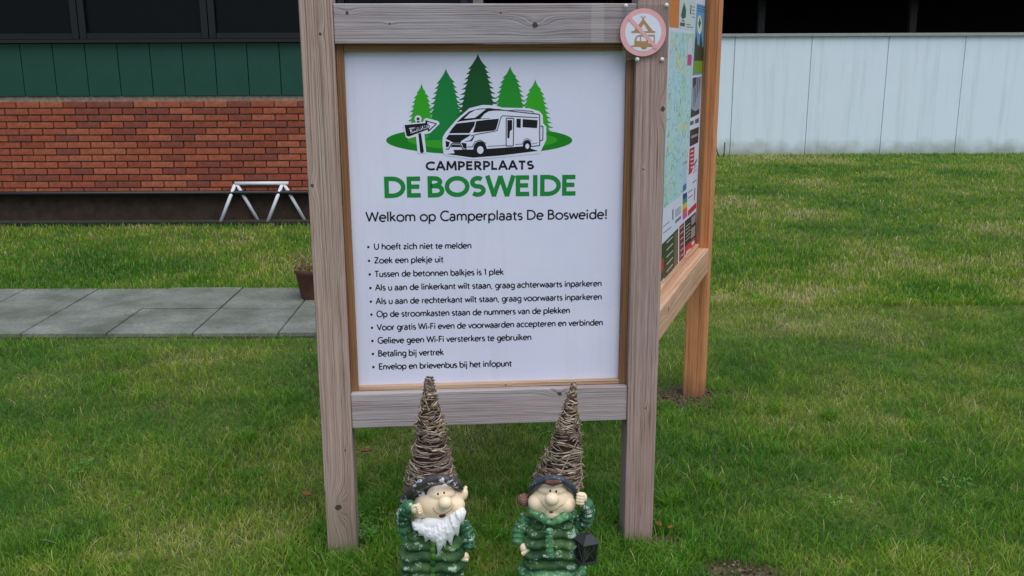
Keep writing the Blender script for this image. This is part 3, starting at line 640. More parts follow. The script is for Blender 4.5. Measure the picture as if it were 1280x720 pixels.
def lerp_profile(prof, t):          # prof: list of (centre Vector, radius), t in 0..1 from brim to tip
    k = t * (len(prof) - 1); i = min(int(k), len(prof) - 2); f = k - i
    return prof[i][0].lerp(prof[i + 1][0], f), prof[i][1] * (1 - f) + prof[i + 1][1] * f
def twig_hat(parent, rows, seed, label):
    rnd = random.Random(seed)
    prof = [(G_(cx, cy, dy), hw * PXM * .93) for (cx, cy, hw, dy) in rows]
    V, F = tube_vf([p for p, r in prof], [r * .86 for p, r in prof], 18)
    hat = mk('hat', V, F, M['twig_core'], parent, True); hat['label'] = label
    P = []; L = sum((prof[i + 1][0] - prof[i][0]).length for i in range(len(prof) - 1))
    n = 820
    for k in range(n):
        t = rnd.random() ** 1.25 if k > 40 else rnd.random() * .12; a0 = rnd.uniform(0, 6.283); c_, r_ = lerp_profile(prof, t)
        span = rnd.uniform(.9, 2.5) if r_ > .012 else rnd.uniform(1.5, 4); m = 7; tilt = rnd.gauss(0, .022 if rnd.random() < .85 else .08); dz_ = rnd.gauss(0, .16); off = rnd.uniform(.92, 1.08); pts = []
        fray = rnd.random() < .12; straight = rnd.random() < .48; slen = rnd.uniform(.5, 1.15)
        for q in range(m):
            f = q / (m - 1); a = a0 + span * (f - .5); tt = min(1, max(0, t + tilt * (f - .5) * span * .55 + math.sin(f * 5 + k) * .004)); c2, r2 = lerp_profile(prof, tt)
            rr = r2 * (off + rnd.uniform(-.02, .02) + .07 * math.sin(3 * a + t * 21) * math.sin(t * 43 + a)) + .0005
            if fray and q == m - 1: rr += rnd.uniform(.004, .014)
            if straight:
                tg = (f - .5) * min(.075, r_ * 1.9) * slen; pts.append(c2 + Vector((math.cos(a0) * r2 * off - math.sin(a0) * tg, math.sin(a0) * r2 * off + math.cos(a0) * tg, tg * dz_)))
            else: pts.append(c2 + Vector((math.cos(a) * rr, math.sin(a) * rr, 0)))
        w_ = rnd.uniform(.0009, .0025)
        P.append(tube_vf(pts, [w_ * .6] + [w_] * (m - 2) + [w_ * .5], 4, True))
    V, F = join_vf(P); o = mk('twig_winding', V, F, M['twig'], hat, True); o['kind'] = 'stuff'
    # upright spokes and wire
    return hat
def rolls(path, r, n, sq=.62, rnd=random.Random(3)):
    """puffer rolls along a bent limb"""
    out = []; P = [Vector(p) for p in path]
    for k in range(n):
        t = k / (n - 1) * (len(P) - 1); i = min(int(t), len(P) - 2); c_ = P[i].lerp(P[i + 1], t - i); d = (P[i + 1] - P[i]).normalized()
        q = d.to_track_quat('Z', 'Y').to_euler(); rr = r[0] * (1 - k / (n - 1)) + r[1] * k / (n - 1)
        L = sum((P[j + 1] - P[j]).length for j in range(len(P) - 1)) / n
        out.append(ell(c_, (rr, rr, L * .78), q, 3))
    out.append(tube_vf(P, [r[0] * .8] + [r[0] * .7] * (len(P) - 2) + [r[1] * .75], 12))
    return out
def fist(name, c_, size, parent, knuckle_dir, thumb_side, mat, up=Vector((0, 0, 1))):
    """closed hand: palm, four unequal curled fingers and a thumb, fused"""
    k = Vector(knuckle_dir).normalized(); side_ = up.cross(k).normalized(); up2 = k.cross(side_).normalized(); c_ = Vector(c_); s = size
    P = [ell(c_ - k * s * .15, (s * .62, s * .62, s * .72))]
    for i in range(4):
        o_ = (i - 1.5) * s * .36; ln = (1, 1.12, 1.05, .84)[i]
        b = c_ + up2 * o_ + k * s * .30; 
        pts = [b - side_ * thumb_side * s * .42, b + k * s * .38 * ln - side_ * thumb_side * s * .15, b + k * s * .40 * ln + side_ * thumb_side * s * .30, b + k * s * .08 + side_ * thumb_side * s * .55]
        P.append(tube_vf(pts, [s * .19, s * .20, s * .19, s * .16], 8))
    b = c_ + up2 * s * .45 - side_ * -thumb_side * s * .35
    P.append(tube_vf([b - k * s * .35, b + up2 * s * .12 + k * s * .15, b + k * s * .62 + up2 * s * .02], [s * .21, s * .21, s * .16], 8))
    return sculpt(name, P, mat, parent, .0016, 3)
def body_rolls(cx, spec, depth, tilt=0.0, split=.52):
    P = []
    for (py, hw, dy, hz) in spec:
        c_ = G_(cx, py, dy); w2 = hw * PXM
        for sg in (-1, 1):
            P.append(ell(c_ + Vector((sg * w2 * (1 - split), 0, -.002)), (w2 * split * 1.05, depth * .93, hz), (0, sg * tilt, sg * .25), 4))
        P.append(ell(c_ + Vector((0, .006, 0)), (w2 * .95, depth * .94, hz * 1.25), (0, 0, 0), 4))
    return P

def on_head(px, py, ells, out=0.0):
    """where the sight line meets a head made of ellipsoids (centre, radii)"""
    d = ray(px, py).normalized(); best = None
    for c_, r_ in ells:
        o_ = EYE - c_; a_ = Vector([d[i] / r_[i] for i in range(3)]); b_ = Vector([o_[i] / r_[i] for i in range(3)])
        A, B, Cc = a_.dot(a_), 2 * a_.dot(b_), b_.dot(b_) - 1; D = B * B - 4 * A * Cc
        if D > 0:
            t = (-B - math.sqrt(D)) / (2 * A)
            if best is None or t < best: best = t
    return EYE + d * (best - out) if best else G_(px, py, -.06)

# ---- gnome with the white beard
gl0 = G_(543, 700, .0); gnA = empty('garden_gnome', (gl0.x, GY + .01, 0), 'white-bearded gnome statue in a green padded coat raising one fist, under a twig hat', 'garden gnome', 'pair of garden gnomes before the stand')
spec = [(660, 30, .012, .022), (672, 37, .005, .023), (685, 40.5, .0, .023), (698, 41.5, .0, .023), (711, 39, .003, .021), (722, 38, .006, .016)]
sculpt('jacket', body_rolls(541, spec, .078, .10), M['jacket'], gnA, .0028, 4)
sculpt('placket', [ell(G_(541 + (i % 2) * .6, 672 + i * 8, -.078 + abs(i - 3) * .002), (.0085, .006, .0125)) for i in range(7)], M['jacket2'], gnA, .002, 3)
tz = G_(541, 724, 0).z
sculpt('trousers', [ell((gl0.x, GY + .008, tz - .012), (.082, .066, .034))] + [ell((gl0.x + sg * .040, GY + .008, .052), (.036, .042, .046)) for sg in (-1, 1)], M['trouser'], gnA, .0035, 4)
for sg in (-1, 1): sculpt('boot', [ell((gl0.x + sg * .043, GY - .022, .022), (.034, .060, .023)), ell((gl0.x + sg * .043, GY + .010, .034), (.030, .034, .032))], M['boot'], gnA, .003, 3)
# head
hc = G_(549, 627, -.012)
HA = [(hc, (.072, .060, .055)), (G_(529, 636, -.030), (.036, .030, .026)), (G_(568, 631, -.036), (.031, .028, .026)), (G_(552, 646, -.045), (.028, .024, .016)), (G_(551, 616, -.034), (.042, .030, .022))]
head = sculpt('head', [ell(c_, r_, (0, 0, 0), 4) for c_, r_ in HA], M['skin'], gnA, .0022, 9)
sculpt('nose', [ell(G_(556.5, 628.5, -.086), (.0205, .0190, .0185), (0, 0, 0), 4)], M['skin'], gnA, .0018, 2)
for (px, py) in ((547.5, 617.6), (555.2, 616.2)):
    V, F = ell(on_head(px, py, HA), (.0027, .0022, .0042), sub=3); mk('eye', V, F, M['eye'], head, True)
for (pts) in (((541, 613.5), (544, 610), (548, 611)), ((552, 608), (556, 606), (560, 608.5))):
    V, F = tube_vf([on_head(p[0], p[1], HA) for p in pts], [.0028, .0042, .0026], 8); mk('eyebrow', V, F, M['beard'], head, True)
V, F = ell(on_head(553, 644.6, HA), (.0100, .003, .0062), (0, -.25, 0)); mk('mouth', V, F, M['mouth'], head, True)
sm = [(541, 634.5), (543, 639), (547.5, 642.5), (553, 643.2), (559, 641), (564.5, 636.5), (567, 631)]
V, F = tube_vf([on_head(p[0], p[1], HA) for p in sm], .0010, 6); mk('smile_line', V, F, M['smile'], head, True)
sculpt('ear', [ell(G_(579.5, 618, .005), (.013, .011, .020), (0, .25, 0)), ell(G_(581.5, 611, .008), (.006, .007, .010), (0, .4, 0))], M['skin'], gnA, .0018, 3)
# cap with flaking paint
rim = [(504, 628, .01), (509, 620, -.012), (518, 612, -.034), (528, 605, -.050), (538, 600, -.060), (549, 597.5, -.064), (559, 599, -.060), (568, 604, -.044), (575, 609.5, -.018), (578, 613, .01)]
sculpt('cap', [ell(G_(544, 608, .016), (.072, .066, .034), (0, -.18, 0), 4)] + [tube_vf([G_(*p) for p in rim], [.010, .015, .0170, .0165, .0140, .0125, .012, .0115, .010, .006], 10)], M['cap_flake'], gnA, .0024, 4)
# beard: fused mass with tapering locks
P = [ell(G_(545, 655, -.055), (.052, .022, .026), (0, -.1, 0)), ell(G_(549, 667, -.066), (.036, .018, .026)), ell(G_(571, 647, -.042), (.021, .022, .026)), ell(G_(560, 661, -.062), (.028, .018, .026)), ell(G_(577, 639, -.030), (.011, .018, .018)), ell(G_(533, 662, -.058), (.026, .018, .020)), ell(G_(524, 653, -.040), (.018, .018, .016))]
rb = random.Random(5)
tips = [(517, 662, 0, .10), (524, 669, .06, .22), (532, 677, .15, .36), (540, 682, .28, .48), (547.5, 693, .38, .62), (556, 684, .50, .74), (564, 681.5, .62, .86), (572, 670, .74, .94), (578.5, 655, .86, 1.0)]
def root(f): return (516 + f * 65, 656 - (0 if f < .45 else 20 * (f - .45) / .55) + (2 * math.sin(f * 6) if f < .45 else 0))
for ti, (tx, ty, f0, f1) in enumerate(tips):
    for k in range(9):
        f = f0 + (f1 - f0) * k / 8; sx, sy = root(f); lay = k % 3; pts = []; cut = rb.uniform(.0, .10) if k not in (4, 5, 6) else 0
        for q in range(7):
            g = q / 6 * (1 - cut); cv = math.sin(g * 3.14) * (2.2 if tx < 552 else -2.0)
            x_ = sx * (1 - g) + tx * g + cv + rb.uniform(-.3, .3); y_ = (sy - 3 + lay * 3) * (1 - g) + ty * g
            bulge = .036 * math.sin(min(1, g * .85 + .18) * 2.7) * (1 - abs(f - .5) * .8)
            pts.append(G_(x_, y_, -.044 - bulge - rb.uniform(0, .003)))
        P.append(tube_vf(pts, [.0046, .0068, .0072, .0068, .0058, .0046, .0022], 8))
sculpt('beard', P, M['beard'], gnA, .0013, 4, .5)
# raised arm at the left, hanging arm at the right
sculpt('sleeve', rolls([G_(511, 668, -.005), G_(503, 652, -.020), G_(505, 640, -.045), G_(512, 634, -.062)], (.026, .021), 6), M['sleeve'], gnA, .0024, 3)
fist('hand', G_(520, 636, -.078), .0200, gnA, (1, -.25, .3), -1, M['skin'])
sculpt('sleeve', rolls([G_(579, 656, .012), G_(586, 668, .006), G_(586, 684, -.012)], (.024, .020), 6), M['sleeve'], gnA, .0024, 3)
fist('hand', G_(581.5, 696, -.024), .0165, gnA, (-.25, -.4, -1), 1, M['skin'], Vector((1, 0, 0)))
twig_hat(gnA, [(540, 612, 36, .045), (539, 598, 33, .050), (539, 584, 29, .055), (539, 570, 24.5, .06), (539, 553, 20.5, .065), (538.5, 535, 17, .07), (537.5, 518, 13.5, .075), (537, 502, 10.5, .08), (537, 488, 7, .085), (536.5, 479, 5.5, .088), (536.5, 472, 4.5, .09)], 21, 'pointed hat wound from dry twigs')

# ---- gnome with the lantern
gr0 = G_(688, 700, .0); gnB = empty('garden_gnome', (gr0.x, GY + .01, 0), 'beardless gnome statue in a green padded coat holding up a lantern, under a twig hat', 'garden gnome', 'pair of garden gnomes before the stand')
spec = [(646, 24, .010, .020), (657, 31, .004, .022), (670, 35, .0, .023), (683, 36.5, -.002, .023), (695, 36, -.002, .021)]
sculpt('jacket', body_rolls(690, spec, .078, .08), M['jacket'], gnB, .0028, 4)
hem = [ell(G_(690, 705, .002), (.092, .082, .016), (0, 0, 0), 4)]
for i in range(11):
    a = R(180 + 180 * i / 10); c0 = G_(690, 708, .002); hem.append(ell(c0 + Vector((math.cos(a) * .088, math.sin(a) * .079, -.008 + .003 * math.sin(i * 2.2))), (.016, .012, .013)))
sculpt('coat_hem', hem, M['fur'], gnB, .0026, 2)
sculpt('placket', [ell(G_(687, 664 + i * 6.2, -.080), (.0125, .006, .011)) for i in range(6)], M['fur'], gnB, .002, 2)
for py in (665, 695):
    V, F = tube_vf([G_(679, py, -.083), G_(687, py + 1, -.089), G_(695, py, -.083)], .0048, 8); mk('toggle', V, F, M['sleeve'], gnB, True)
sculpt('collar', [tube_vf([G_(p[0], p[1], d) for p, d in (((662, 630), 0), ((664, 638), -.035), ((672, 644), -.060), ((682, 650), -.074), ((689, 655), -.076))], [.009, .012, .0125, .012, .006], 10),
                  tube_vf([G_(p[0], p[1], d) for p, d in (((718, 640), 0), ((715, 644), -.035), ((706, 646), -.060), ((697, 650), -.074), ((689, 655), -.076))], [.009, .012, .0125, .012, .006], 10)], M['fur'], gnB, .002, 2)
tz = G_(688, 720, 0).z
sculpt('trousers', [ell((gr0.x, GY + .008, tz - .004), (.078, .064, .038))] + [ell((gr0.x + sg * .038, GY + .008, .052), (.034, .040, .046)) for sg in (-1, 1)], M['trouser'], gnB, .0035, 4)
for sg in (-1, 1): sculpt('boot', [ell((gr0.x + sg * .042, GY - .022, .022), (.034, .060, .023)), ell((gr0.x + sg * .042, GY + .010, .034), (.030, .034, .032))], M['boot'], gnB, .003, 3)
hc = G_(690, 622, -.012)
HB = [(hc, (.063, .058, .052)), (G_(671.5, 628, -.032), (.027, .030, .027)), (G_(708, 630, -.034), (.027, .029, .026)), (G_(689.5, 641, -.046), (.026, .022, .020)), (G_(690, 611, -.034), (.042, .028, .021)), (G_(690, 636, -.046), (.040, .020, .015))]
head = sculpt('head', [ell(c_, r_, (0, 0, 0), 4) for c_, r_ in HB], M['skin'], gnB, .0022, 9)
sculpt('nose', [ell(G_(690, 624, -.086), (.0205, .0185, .0185), (0, 0, 0), 4)], M['skin'], gnB, .0018, 2)
for (px, py) in ((687.8, 613.6), (695.4, 614.4)):
    V, F = ell(on_head(px, py, HB), (.0027, .0022, .0042), sub=3); mk('eye', V, F, M['eye'], head, True)
sm = [(676.5, 626.5), (679, 631.5), (684, 636.5), (689.5, 638.6), (696, 636.5), (701, 632), (704, 630.6)]
V, F = tube_vf([on_head(p[0], p[1], HB) for p in sm], .0010, 6); mk('smile_line', V, F, M['smile'], head, True)
V, F = ell(on_head(689, 640, HB), (.0060, .003, .0030)); mk('mouth', V, F, M['mouth'], head, True)
rim = [(662, 619, .0), (665, 611, -.024), (673, 603, -.046), (683, 599, -.058), (692, 597.5, -.062), (703, 600, -.056), (711, 606, -.044), (717, 613, -.022), (720, 619, .0)]
sculpt('cap', [ell(G_(692, 607, .022), (.066, .066, .038), (0, 0, 0), 4)] + [tube_vf([G_(*p) for p in rim], [.006, .010, .0115, .0115, .011, .0115, .0115, .010, .006], 10)], M['cap_slate'], gnB, .0024, 4)
P = []
for i in range(9):
    x_ = 683 + i * 2.0; P.append(tube_vf([G_(x_ * .8 + 138.2, 600.0, -.074), G_(x_, 603.5 + abs(i - 4) * -.1, -.077), G_(x_ + (i - 4) * .5, 608.5 - abs(i - 4) * .8, -.070)], [.0036, .0044, .0014], 7))
sculpt('fringe', P, M['hair'], gnB, .0013, 1)
for (pp) in ([(667, 611, -.030), (663.5, 618, -.02), (662, 628, -.012)],): 
    V, F = tube_vf([G_(*p) for p in pp], [.004, .007, .004], 8); mk('hair_strand', V, F, M['hair'], gnB, True)
# braid bun at the left ear
P = [ell(G_(655, 625, -.005), (.0150, .0145, .0165))]
for i in range(5):
    z_ = -.012 + i * .006; r_ = math.sqrt(max(0, .0165 ** 2 - z_ ** 2)) * 1.0
    P.append(tube_vf([G_(655, 625, -.005) + Vector((math.cos(a) * r_, math.sin(a) * r_, z_ + .003 * math.sin(a * 5))) for a in [R(20 * k) for k in range(19)]], .0026, 6))
sculpt('bun', P, M['cone'], gnB, .0015, 1)
sculpt('sleeve', rolls([G_(659, 648, .012), G_(650, 662, .002), G_(648, 678, -.018)], (.026, .021), 6), M['sleeve'], gnB, .0024, 3)
fist('hand', G_(655.5, 686, -.040), .0200, gnB, (.5, -.4, -1), 1, M['skin'], Vector((1, 0, 0)))
sculpt('sleeve', rolls([G_(719, 656, .012), G_(731, 652, -.002), G_(735, 640, -.014), G_(733, 630, -.026)], (.026, .021), 7), M['sleeve'], gnB, .0024, 3)
fist('hand', G_(727.5, 622.5, -.054), .0225, gnB, (-.5, -1, .15), -1, M['skin'])
twig_hat(gnB, [(695, 610, 31, .045), (697, 598, 30, .050), (700, 588, 27.5, .054), (703.5, 572, 23, .06), (706.5, 556, 19.5, .065), (709, 540, 16, .07), (711, 524, 12, .075), (713, 510, 8.5, .08), (715, 496, 6, .085), (716.5, 486, 4, .09), (717, 478, 2.8, .092)], 37, 'leaning pointed hat wound from dry twigs')

# ---- lantern hanging from the raised hand
M['iron'] = plain('black_lantern_metal', srgb(44, 46, 52), .6, .2, 80, .2)
N = NT('lantern_glass'); tr = N.n('ShaderNodeBsdfTransparent'); tr.inputs[0].default_value = (.38, .40, .40, 1); g_ = N.n('ShaderNodeBsdfGlossy'); g_.inputs['Roughness'].default_value = .15
mx = N.n('ShaderNodeMixShader'); mx.inputs[0].default_value = .10; N.l(tr.outputs[0], mx.inputs[1]); N.l(g_.outputs[0], mx.inputs[2]); N.l(mx.outputs[0], N.out.inputs[0]); M['lglass'] = N.m
lc = G_(732.5, 688.5, -.070); lan = empty('lantern', (lc.x, lc.y, lc.z - .031), "small black metal lantern hanging on a wire from the right gnome's raised hand", 'lantern')
rot = Matrix.Rotation(R(28), 3, 'Z') @ Matrix.Rotation(R(5), 3, 'Y'); lw = .043; lh = .057
def LP(x, y, z): return lc + rot @ Vector((x, y, z))
ax = tuple(rot @ Vector(v) for v in ((1, 0, 0), (0, 1, 0), (0, 0, 1)))
boxo('base', LP(0, 0, -lh / 2), lw * 1.12, lw * 1.12, .006, M['iron'], lan, ax, .001)
boxo('collar', LP(0, 0, lh / 2), lw * 1.05, lw * 1.05, .005, M['iron'], lan, ax, .001)
for sx in (-1, 1):
    for sy in (-1, 1): boxo('corner_bar', LP(sx * lw / 2, sy * lw / 2, 0), .004, .004, lh - .006, M['iron'], lan, ax)
for k in range(4):
    rz = Matrix.Rotation(R(90 * k), 3, 'Z')
    q = [LP(*(rz @ Vector(v))) for v in ((-lw / 2 + .002, -lw / 2 + .001, -lh / 2 + .003), (lw / 2 - .002, -lw / 2 + .001, -lh / 2 + .003), (lw / 2 - .002, -lw / 2 + .001, lh / 2 - .0025), (-lw / 2 + .002, -lw / 2 + .001, lh / 2 - .0025))]
    pane = mk('glass_pane', q, [(0, 1, 2, 3)], M['lglass'], lan)
    V, F = join_vf([tube_vf([q[0] + (q[0] - q[3]) * 0, q[2]], .0016, 6), tube_vf([q[1], q[3]], .0016, 6)]); mk('cross_bars', V, F, M['iron'], pane)
rf = lw * .70
V = [LP(*v) for v in ((-rf, -rf, lh / 2 + .003), (rf, -rf, lh / 2 + .003), (rf, rf, lh / 2 + .003), (-rf, rf, lh / 2 + .003), (-.008, -.008, lh / 2 + .026), (.008, -.008, lh / 2 + .026), (.008, .008, lh / 2 + .026), (-.008, .008, lh / 2 + .026))]
bev(mk('roof', V, BOXF, M['iron'], lan), .0015)
V, F = tube_vf([LP(0, 0, lh / 2 + .024), LP(0, 0, lh / 2 + .034)], [.007, .004], 10); mk('vent', V, F, M['iron'], lan, True)
V, F = tube_vf([LP(0, 0, .052), G_(733, 650, -.078), G_(733, 640, -.078), G_(731, 626, -.079)], .0013, 6); mk('handle_wire', V, F, plain('rusty_wire', srgb(92, 58, 44), .8), lan, True)
V, F = ell(LP(0, 0, -.012), (.010, .010, .018)); mk('candle', V, F, plain('old_candle_wax', srgb(170, 150, 120), .6), lan, True)

# ------------------------------------------------------------------ ground
PADX0, PADX1, PADY0, PADY1 = -4.8, -0.85, 5.35, 6.45
BY = 9.25          # brick building front
WY = 15.1          # white-walled shelter front
dirt = [(NEAR.x - .03, NEAR.y + .0, .22, .13), (fpt(sr, 0).x + .06, fpt(sr, 0).y + .0, .09, .05), (fpt(sr, 0).x - .02, fpt(sr, 0).y + .08, .09, .08), (fpt(sl, 0).x, fpt(sl, 0).y + .05, .07, .07)]
dg = on_ground(905, 716); dirt.append((dg.x + .06, dg.y - .03, .15, .11))
N = NT('lawn_soil'); N.rough(.95); co = N.coord('Object')
g = N.ramp(N.noise(co, 2.2, 5), [(.3, srgb(58, 72, 26)), (.5, srgb(84, 106, 38)), (.7, srgb(112, 122, 50))])
g = N.mix(N.ramp(N.noise(co, 55, 4), [(.4, G1), (.7, W1)]), g, srgb(50, 44, 26))
soil = N.ramp(N.noise(co, 60, 6, .7), [(.3, srgb(42, 32, 24)), (.55, srgb(92, 76, 58)), (.75, srgb(132, 116, 94))])
mask = None
sp = N.n('ShaderNodeSeparateXYZ'); N.l(co, sp.inputs[0]); dn = N.noise(co, 14, 4)
for (cx, cy, rx, ry) in dirt:
    a = N.math('DIVIDE', N.math('SUBTRACT', sp.outputs[0], cx), rx); b = N.math('DIVIDE', N.math('SUBTRACT', sp.outputs[1], cy), ry)
    d = N.math('ADD', N.math('SQRT', N.math('ADD', N.math('MULTIPLY', a, a), N.math('MULTIPLY', b, b))), N.math('MULTIPLY', N.math('SUBTRACT', dn, .5), 1.2))
    k = N.ramp(d, [(.95, W1), (1.0, G1)]) if False else N.math('LESS_THAN', d, 1.12)
    mask = k if mask is None else N.math('MAXIMUM', mask, k)
N.col(N.mix(mask, g, soil)); N.bump(N.noise(co, 45, 6, .7), .8, .012)
# ground sheet: fine near the viewer, coarse beyond
def axis(lo, hi, step, far): return sorted(set([-far, -60, -20] + list(np.arange(lo, hi + 1e-6, step)) + [20, 60, far]))
xs = axis(-4, 4, .1, 400); ys = sorted(set([-60, -10, 1.0] + list(np.arange(2, 8, .1)) + list(range(8, 22)) + [30, 60, 150, 500]))
V = []; 
for y_ in ys:
    for x_ in xs:
        dz = 0.0
        if abs(x_) < 3.9 and 2.05 < y_ < 7.9:
            dz = -.006 + .006 * math.sin(x_ * 5.1 + y_ * 2.3) * math.cos(y_ * 4.3 - x_)
        V.append((x_, y_, dz))
nx = len(xs); F = [(j * nx + i, j * nx + i + 1, (j + 1) * nx + i + 1, (j + 1) * nx + i) for j in range(len(ys) - 1) for i in range(nx - 1)]
tag(mk('ground', V, F, N.m, None, True), kind='structure', label='mossy soil under the lawn')

# ---- grass, blade by blade
def vnoise(x, y, sc_, seed):
    r = np.random.default_rng(seed).random((128, 128)); X = x * sc_ + 1000.3; Y = y * sc_ + 1000.7
    i, j = np.floor(X).astype(int), np.floor(Y).astype(int); fx, fy = X - i, Y - j; fx = fx * fx * (3 - 2 * fx); fy = fy * fy * (3 - 2 * fy)
    g = lambda a, b: r[a % 128, b % 128]
    return (g(i, j) * (1 - fx) + g(i + 1, j) * fx) * (1 - fy) + (g(i, j + 1) * (1 - fx) + g(i + 1, j + 1) * fx) * fy
N = NT('grass_blades'); N.rough(.5); at = N.n('ShaderNodeAttribute', attribute_name='tint'); gi = N.n('ShaderNodeNewGeometry')
spc = N.n('ShaderNodeSeparateColor'); N.l(at.outputs[0], spc.inputs[0])
gc = N.ramp(spc.outputs[0], [(0, srgb(64, 128, 32)), (.35, srgb(108, 162, 42)), (.65, srgb(152, 182, 54)), (.88, srgb(192, 194, 84)), (1, srgb(220, 208, 158))])
gc = N.mix(N.ramp(gi.outputs['Random Per Island'], [(.7, G1), (1, (.4,) * 3 + (1,))]), gc, srgb(116, 156, 104))
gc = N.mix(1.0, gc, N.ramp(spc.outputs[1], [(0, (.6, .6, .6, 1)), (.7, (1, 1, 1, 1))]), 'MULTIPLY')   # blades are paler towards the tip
N.col(gc); N.b.inputs['Specular IOR Level'].default_value = .3
tl = N.n('ShaderNodeBsdfTranslucent'); N.l(gc, tl.inputs[0]); mx = N.n('ShaderNodeMixShader'); mx.inputs[0].default_value = .42
N.l(N.b.outputs[0], mx.inputs[1]); N.l(tl.outputs[0], mx.inputs[2]); N.l(mx.outputs[0], N.out.inputs[0]); M['grass'] = N.m
def grass(name, x, y, h, wid, tint, label, lean_k=.6):
    n = len(x); phi = rng.random(n) * 6.283; lean = rng.random(n) ** 1.3 * lean_k * h; fa = rng.random(n) * 6.283
    dx, dy = np.cos(phi), np.sin(phi); wx, wy = np.cos(fa) * wid / 2, np.sin(fa) * wid / 2
    z0 = np.full(n, -.012); lv = []
    for (t, k, ws) in ((0, 0, 1.0), (.5, .25, .85), (.82, .62, .55)):
        cx, cy = x + dx * lean * k, y + dy * lean * k; cz = z0 + (h + .012) * t * (1 if t < .8 else .97)
        lv.append(np.stack([cx - wx * ws, cy - wy * ws, cz], 1)); lv.append(np.stack([cx + wx * ws, cy + wy * ws, cz], 1))
    lv.append(np.stack([x + dx * lean, y + dy * lean, z0 + (h + .012) * (1 - .22 * rng.random(n))], 1))
    co_ = np.stack(lv, 1).reshape(-1, 3); base = (np.arange(n) * 7)[:, None]
    quads = np.concatenate([base + np.array([0, 1, 3, 2]), base + np.array([2, 3, 5, 4])], 1).reshape(n, 8); tris = base + np.array([4, 5, 6])
    me = bpy.data.meshes.new(name); me.vertices.add(len(co_)); me.vertices.foreach_set('co', co_.astype(np.float32).ravel())
    loops = np.concatenate([quads, tris], 1).ravel(); me.loops.add(len(loops)); me.loops.foreach_set('vertex_index', loops.astype(np.int32))
    st = (np.arange(n)[:, None] * 11 + np.array([0, 4, 8])).ravel(); me.polygons.add(len(st)); me.polygons.foreach_set('loop_start', st.astype(np.int32))
    me.update(calc_edges=True); me.validate()
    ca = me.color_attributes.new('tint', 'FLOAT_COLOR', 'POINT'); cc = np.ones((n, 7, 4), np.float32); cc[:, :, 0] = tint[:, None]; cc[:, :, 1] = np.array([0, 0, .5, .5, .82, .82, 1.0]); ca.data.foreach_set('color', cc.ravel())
    me.materials.append(M['grass']); o = bpy.data.objects.new(name, me); C.objects.link(o); tag(o, label, 'grass', kind='stuff'); return o
def keep(x, y):
    e_ = (vnoise(x, y, 5, 9) - .35) * .14
    k = ~((x > PADX0 + e_) & (x < PADX1 - e_) & (y > PADY0 + e_) & (y < PADY1 - e_)) & ~((x < -.2) & (y > BY - .25)) & (y < WY - .02)
    for (cx, cy, rx, ry) in dirt:
        d = np.sqrt(((x - cx) / rx) ** 2 + ((y - cy) / ry) ** 2) + (vnoise(x, y, 14, 5) - .5) * 1.2
        k &= ~((d < 1.0) & (rng.random(len(x)) > .10 + .5 * (d > .8)))
    for o_, r_ in ((FL + U * (sl), .052), (FL + U * sr, .052)):
        k &= ~((np.abs(x - o_.x) < .047) & (np.abs(y - o_.y - .047) < .047))
    for g0 in (gl0, gr0): k &= ~(((x - g0.x) ** 2 + (y - GY) ** 2) < .07 ** 2)
    return k
def scatter(n, y0, y1, power):
    y = y0 + (y1 - y0) * rng.random(n) ** power; x = (rng.random(n) * 2 - 1) * (.56 * y + .35); k = keep(x, y); return x[k], y[k]
def tint_of(x, y, n):
    a = vnoise(x, y, 1.3, 1) * .5 + vnoise(x, y, 4.1, 2) * .3 + vnoise(x, y, 13, 3) * .2
    t = (a - .5) * 1.5 + .40 + rng.normal(0, .19, n) + np.clip((x - .4) * .10, 0, .12); t += .02 + (vnoise(x, y, 31, 4) - .5) * .25; t[rng.random(n) < .025] = .97; return np.clip(t, 0, 1), a
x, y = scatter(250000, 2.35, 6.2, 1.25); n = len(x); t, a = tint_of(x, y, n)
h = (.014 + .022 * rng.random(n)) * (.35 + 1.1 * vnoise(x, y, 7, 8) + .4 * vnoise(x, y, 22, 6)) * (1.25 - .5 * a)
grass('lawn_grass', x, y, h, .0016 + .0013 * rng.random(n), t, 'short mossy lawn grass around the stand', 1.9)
x, y = scatter(170000, 6.0, WY, 1.35); n = len(x); t, a = tint_of(x, y, n)
grass('distant_lawn_grass', x, y, .030 + .02 * rng.random(n), .004 + .0006 * (y - 6) + .003 * rng.random(n), t, 'lawn grass stretching back to the buildings', .9)
# longer tufts round the feet of posts and gnomes
TX, TY, TL = [], [], []
cl = [(FL.x + U.x * sl, FL.y, .20, 1500), (fpt(sr, 0).x, fpt(sr, 0).y, .22, 1500), (gl0.x, GY, .19, 1500), (gr0.x, GY, .19, 1500)]
for k in range(46):
    p = on_ground(rng.uniform(380, 900), rng.uniform(600, 722)); cl.append((p.x, p.y, rng.uniform(.03, .08), 170))
for k in range(30):
    p = on_ground(rng.uniform(100, 1200), rng.uniform(470, 620)); cl.append((p.x, p.y, rng.uniform(.03, .07), 110))
for (cx, cy, r_, n) in cl:
    a_ = rng.random(n) * 6.283; d = np.sqrt(rng.random(n)) * r_
    TX.append(cx + np.cos(a_) * d); TY.append(cy + np.sin(a_) * d); TL.append(.026 + .036 * rng.random(n) * (1.15 - d / r_ * .6))
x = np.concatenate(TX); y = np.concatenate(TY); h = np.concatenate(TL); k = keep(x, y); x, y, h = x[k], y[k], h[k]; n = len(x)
grass('long_grass', x, y, h, .0022 + .0016 * rng.random(n), np.clip(.12 + .30 * rng.random(n) + (rng.random(n) < .05) * .7, 0, 1), 'longer dark green grass tufts at the feet of posts and gnomes', 1.5)

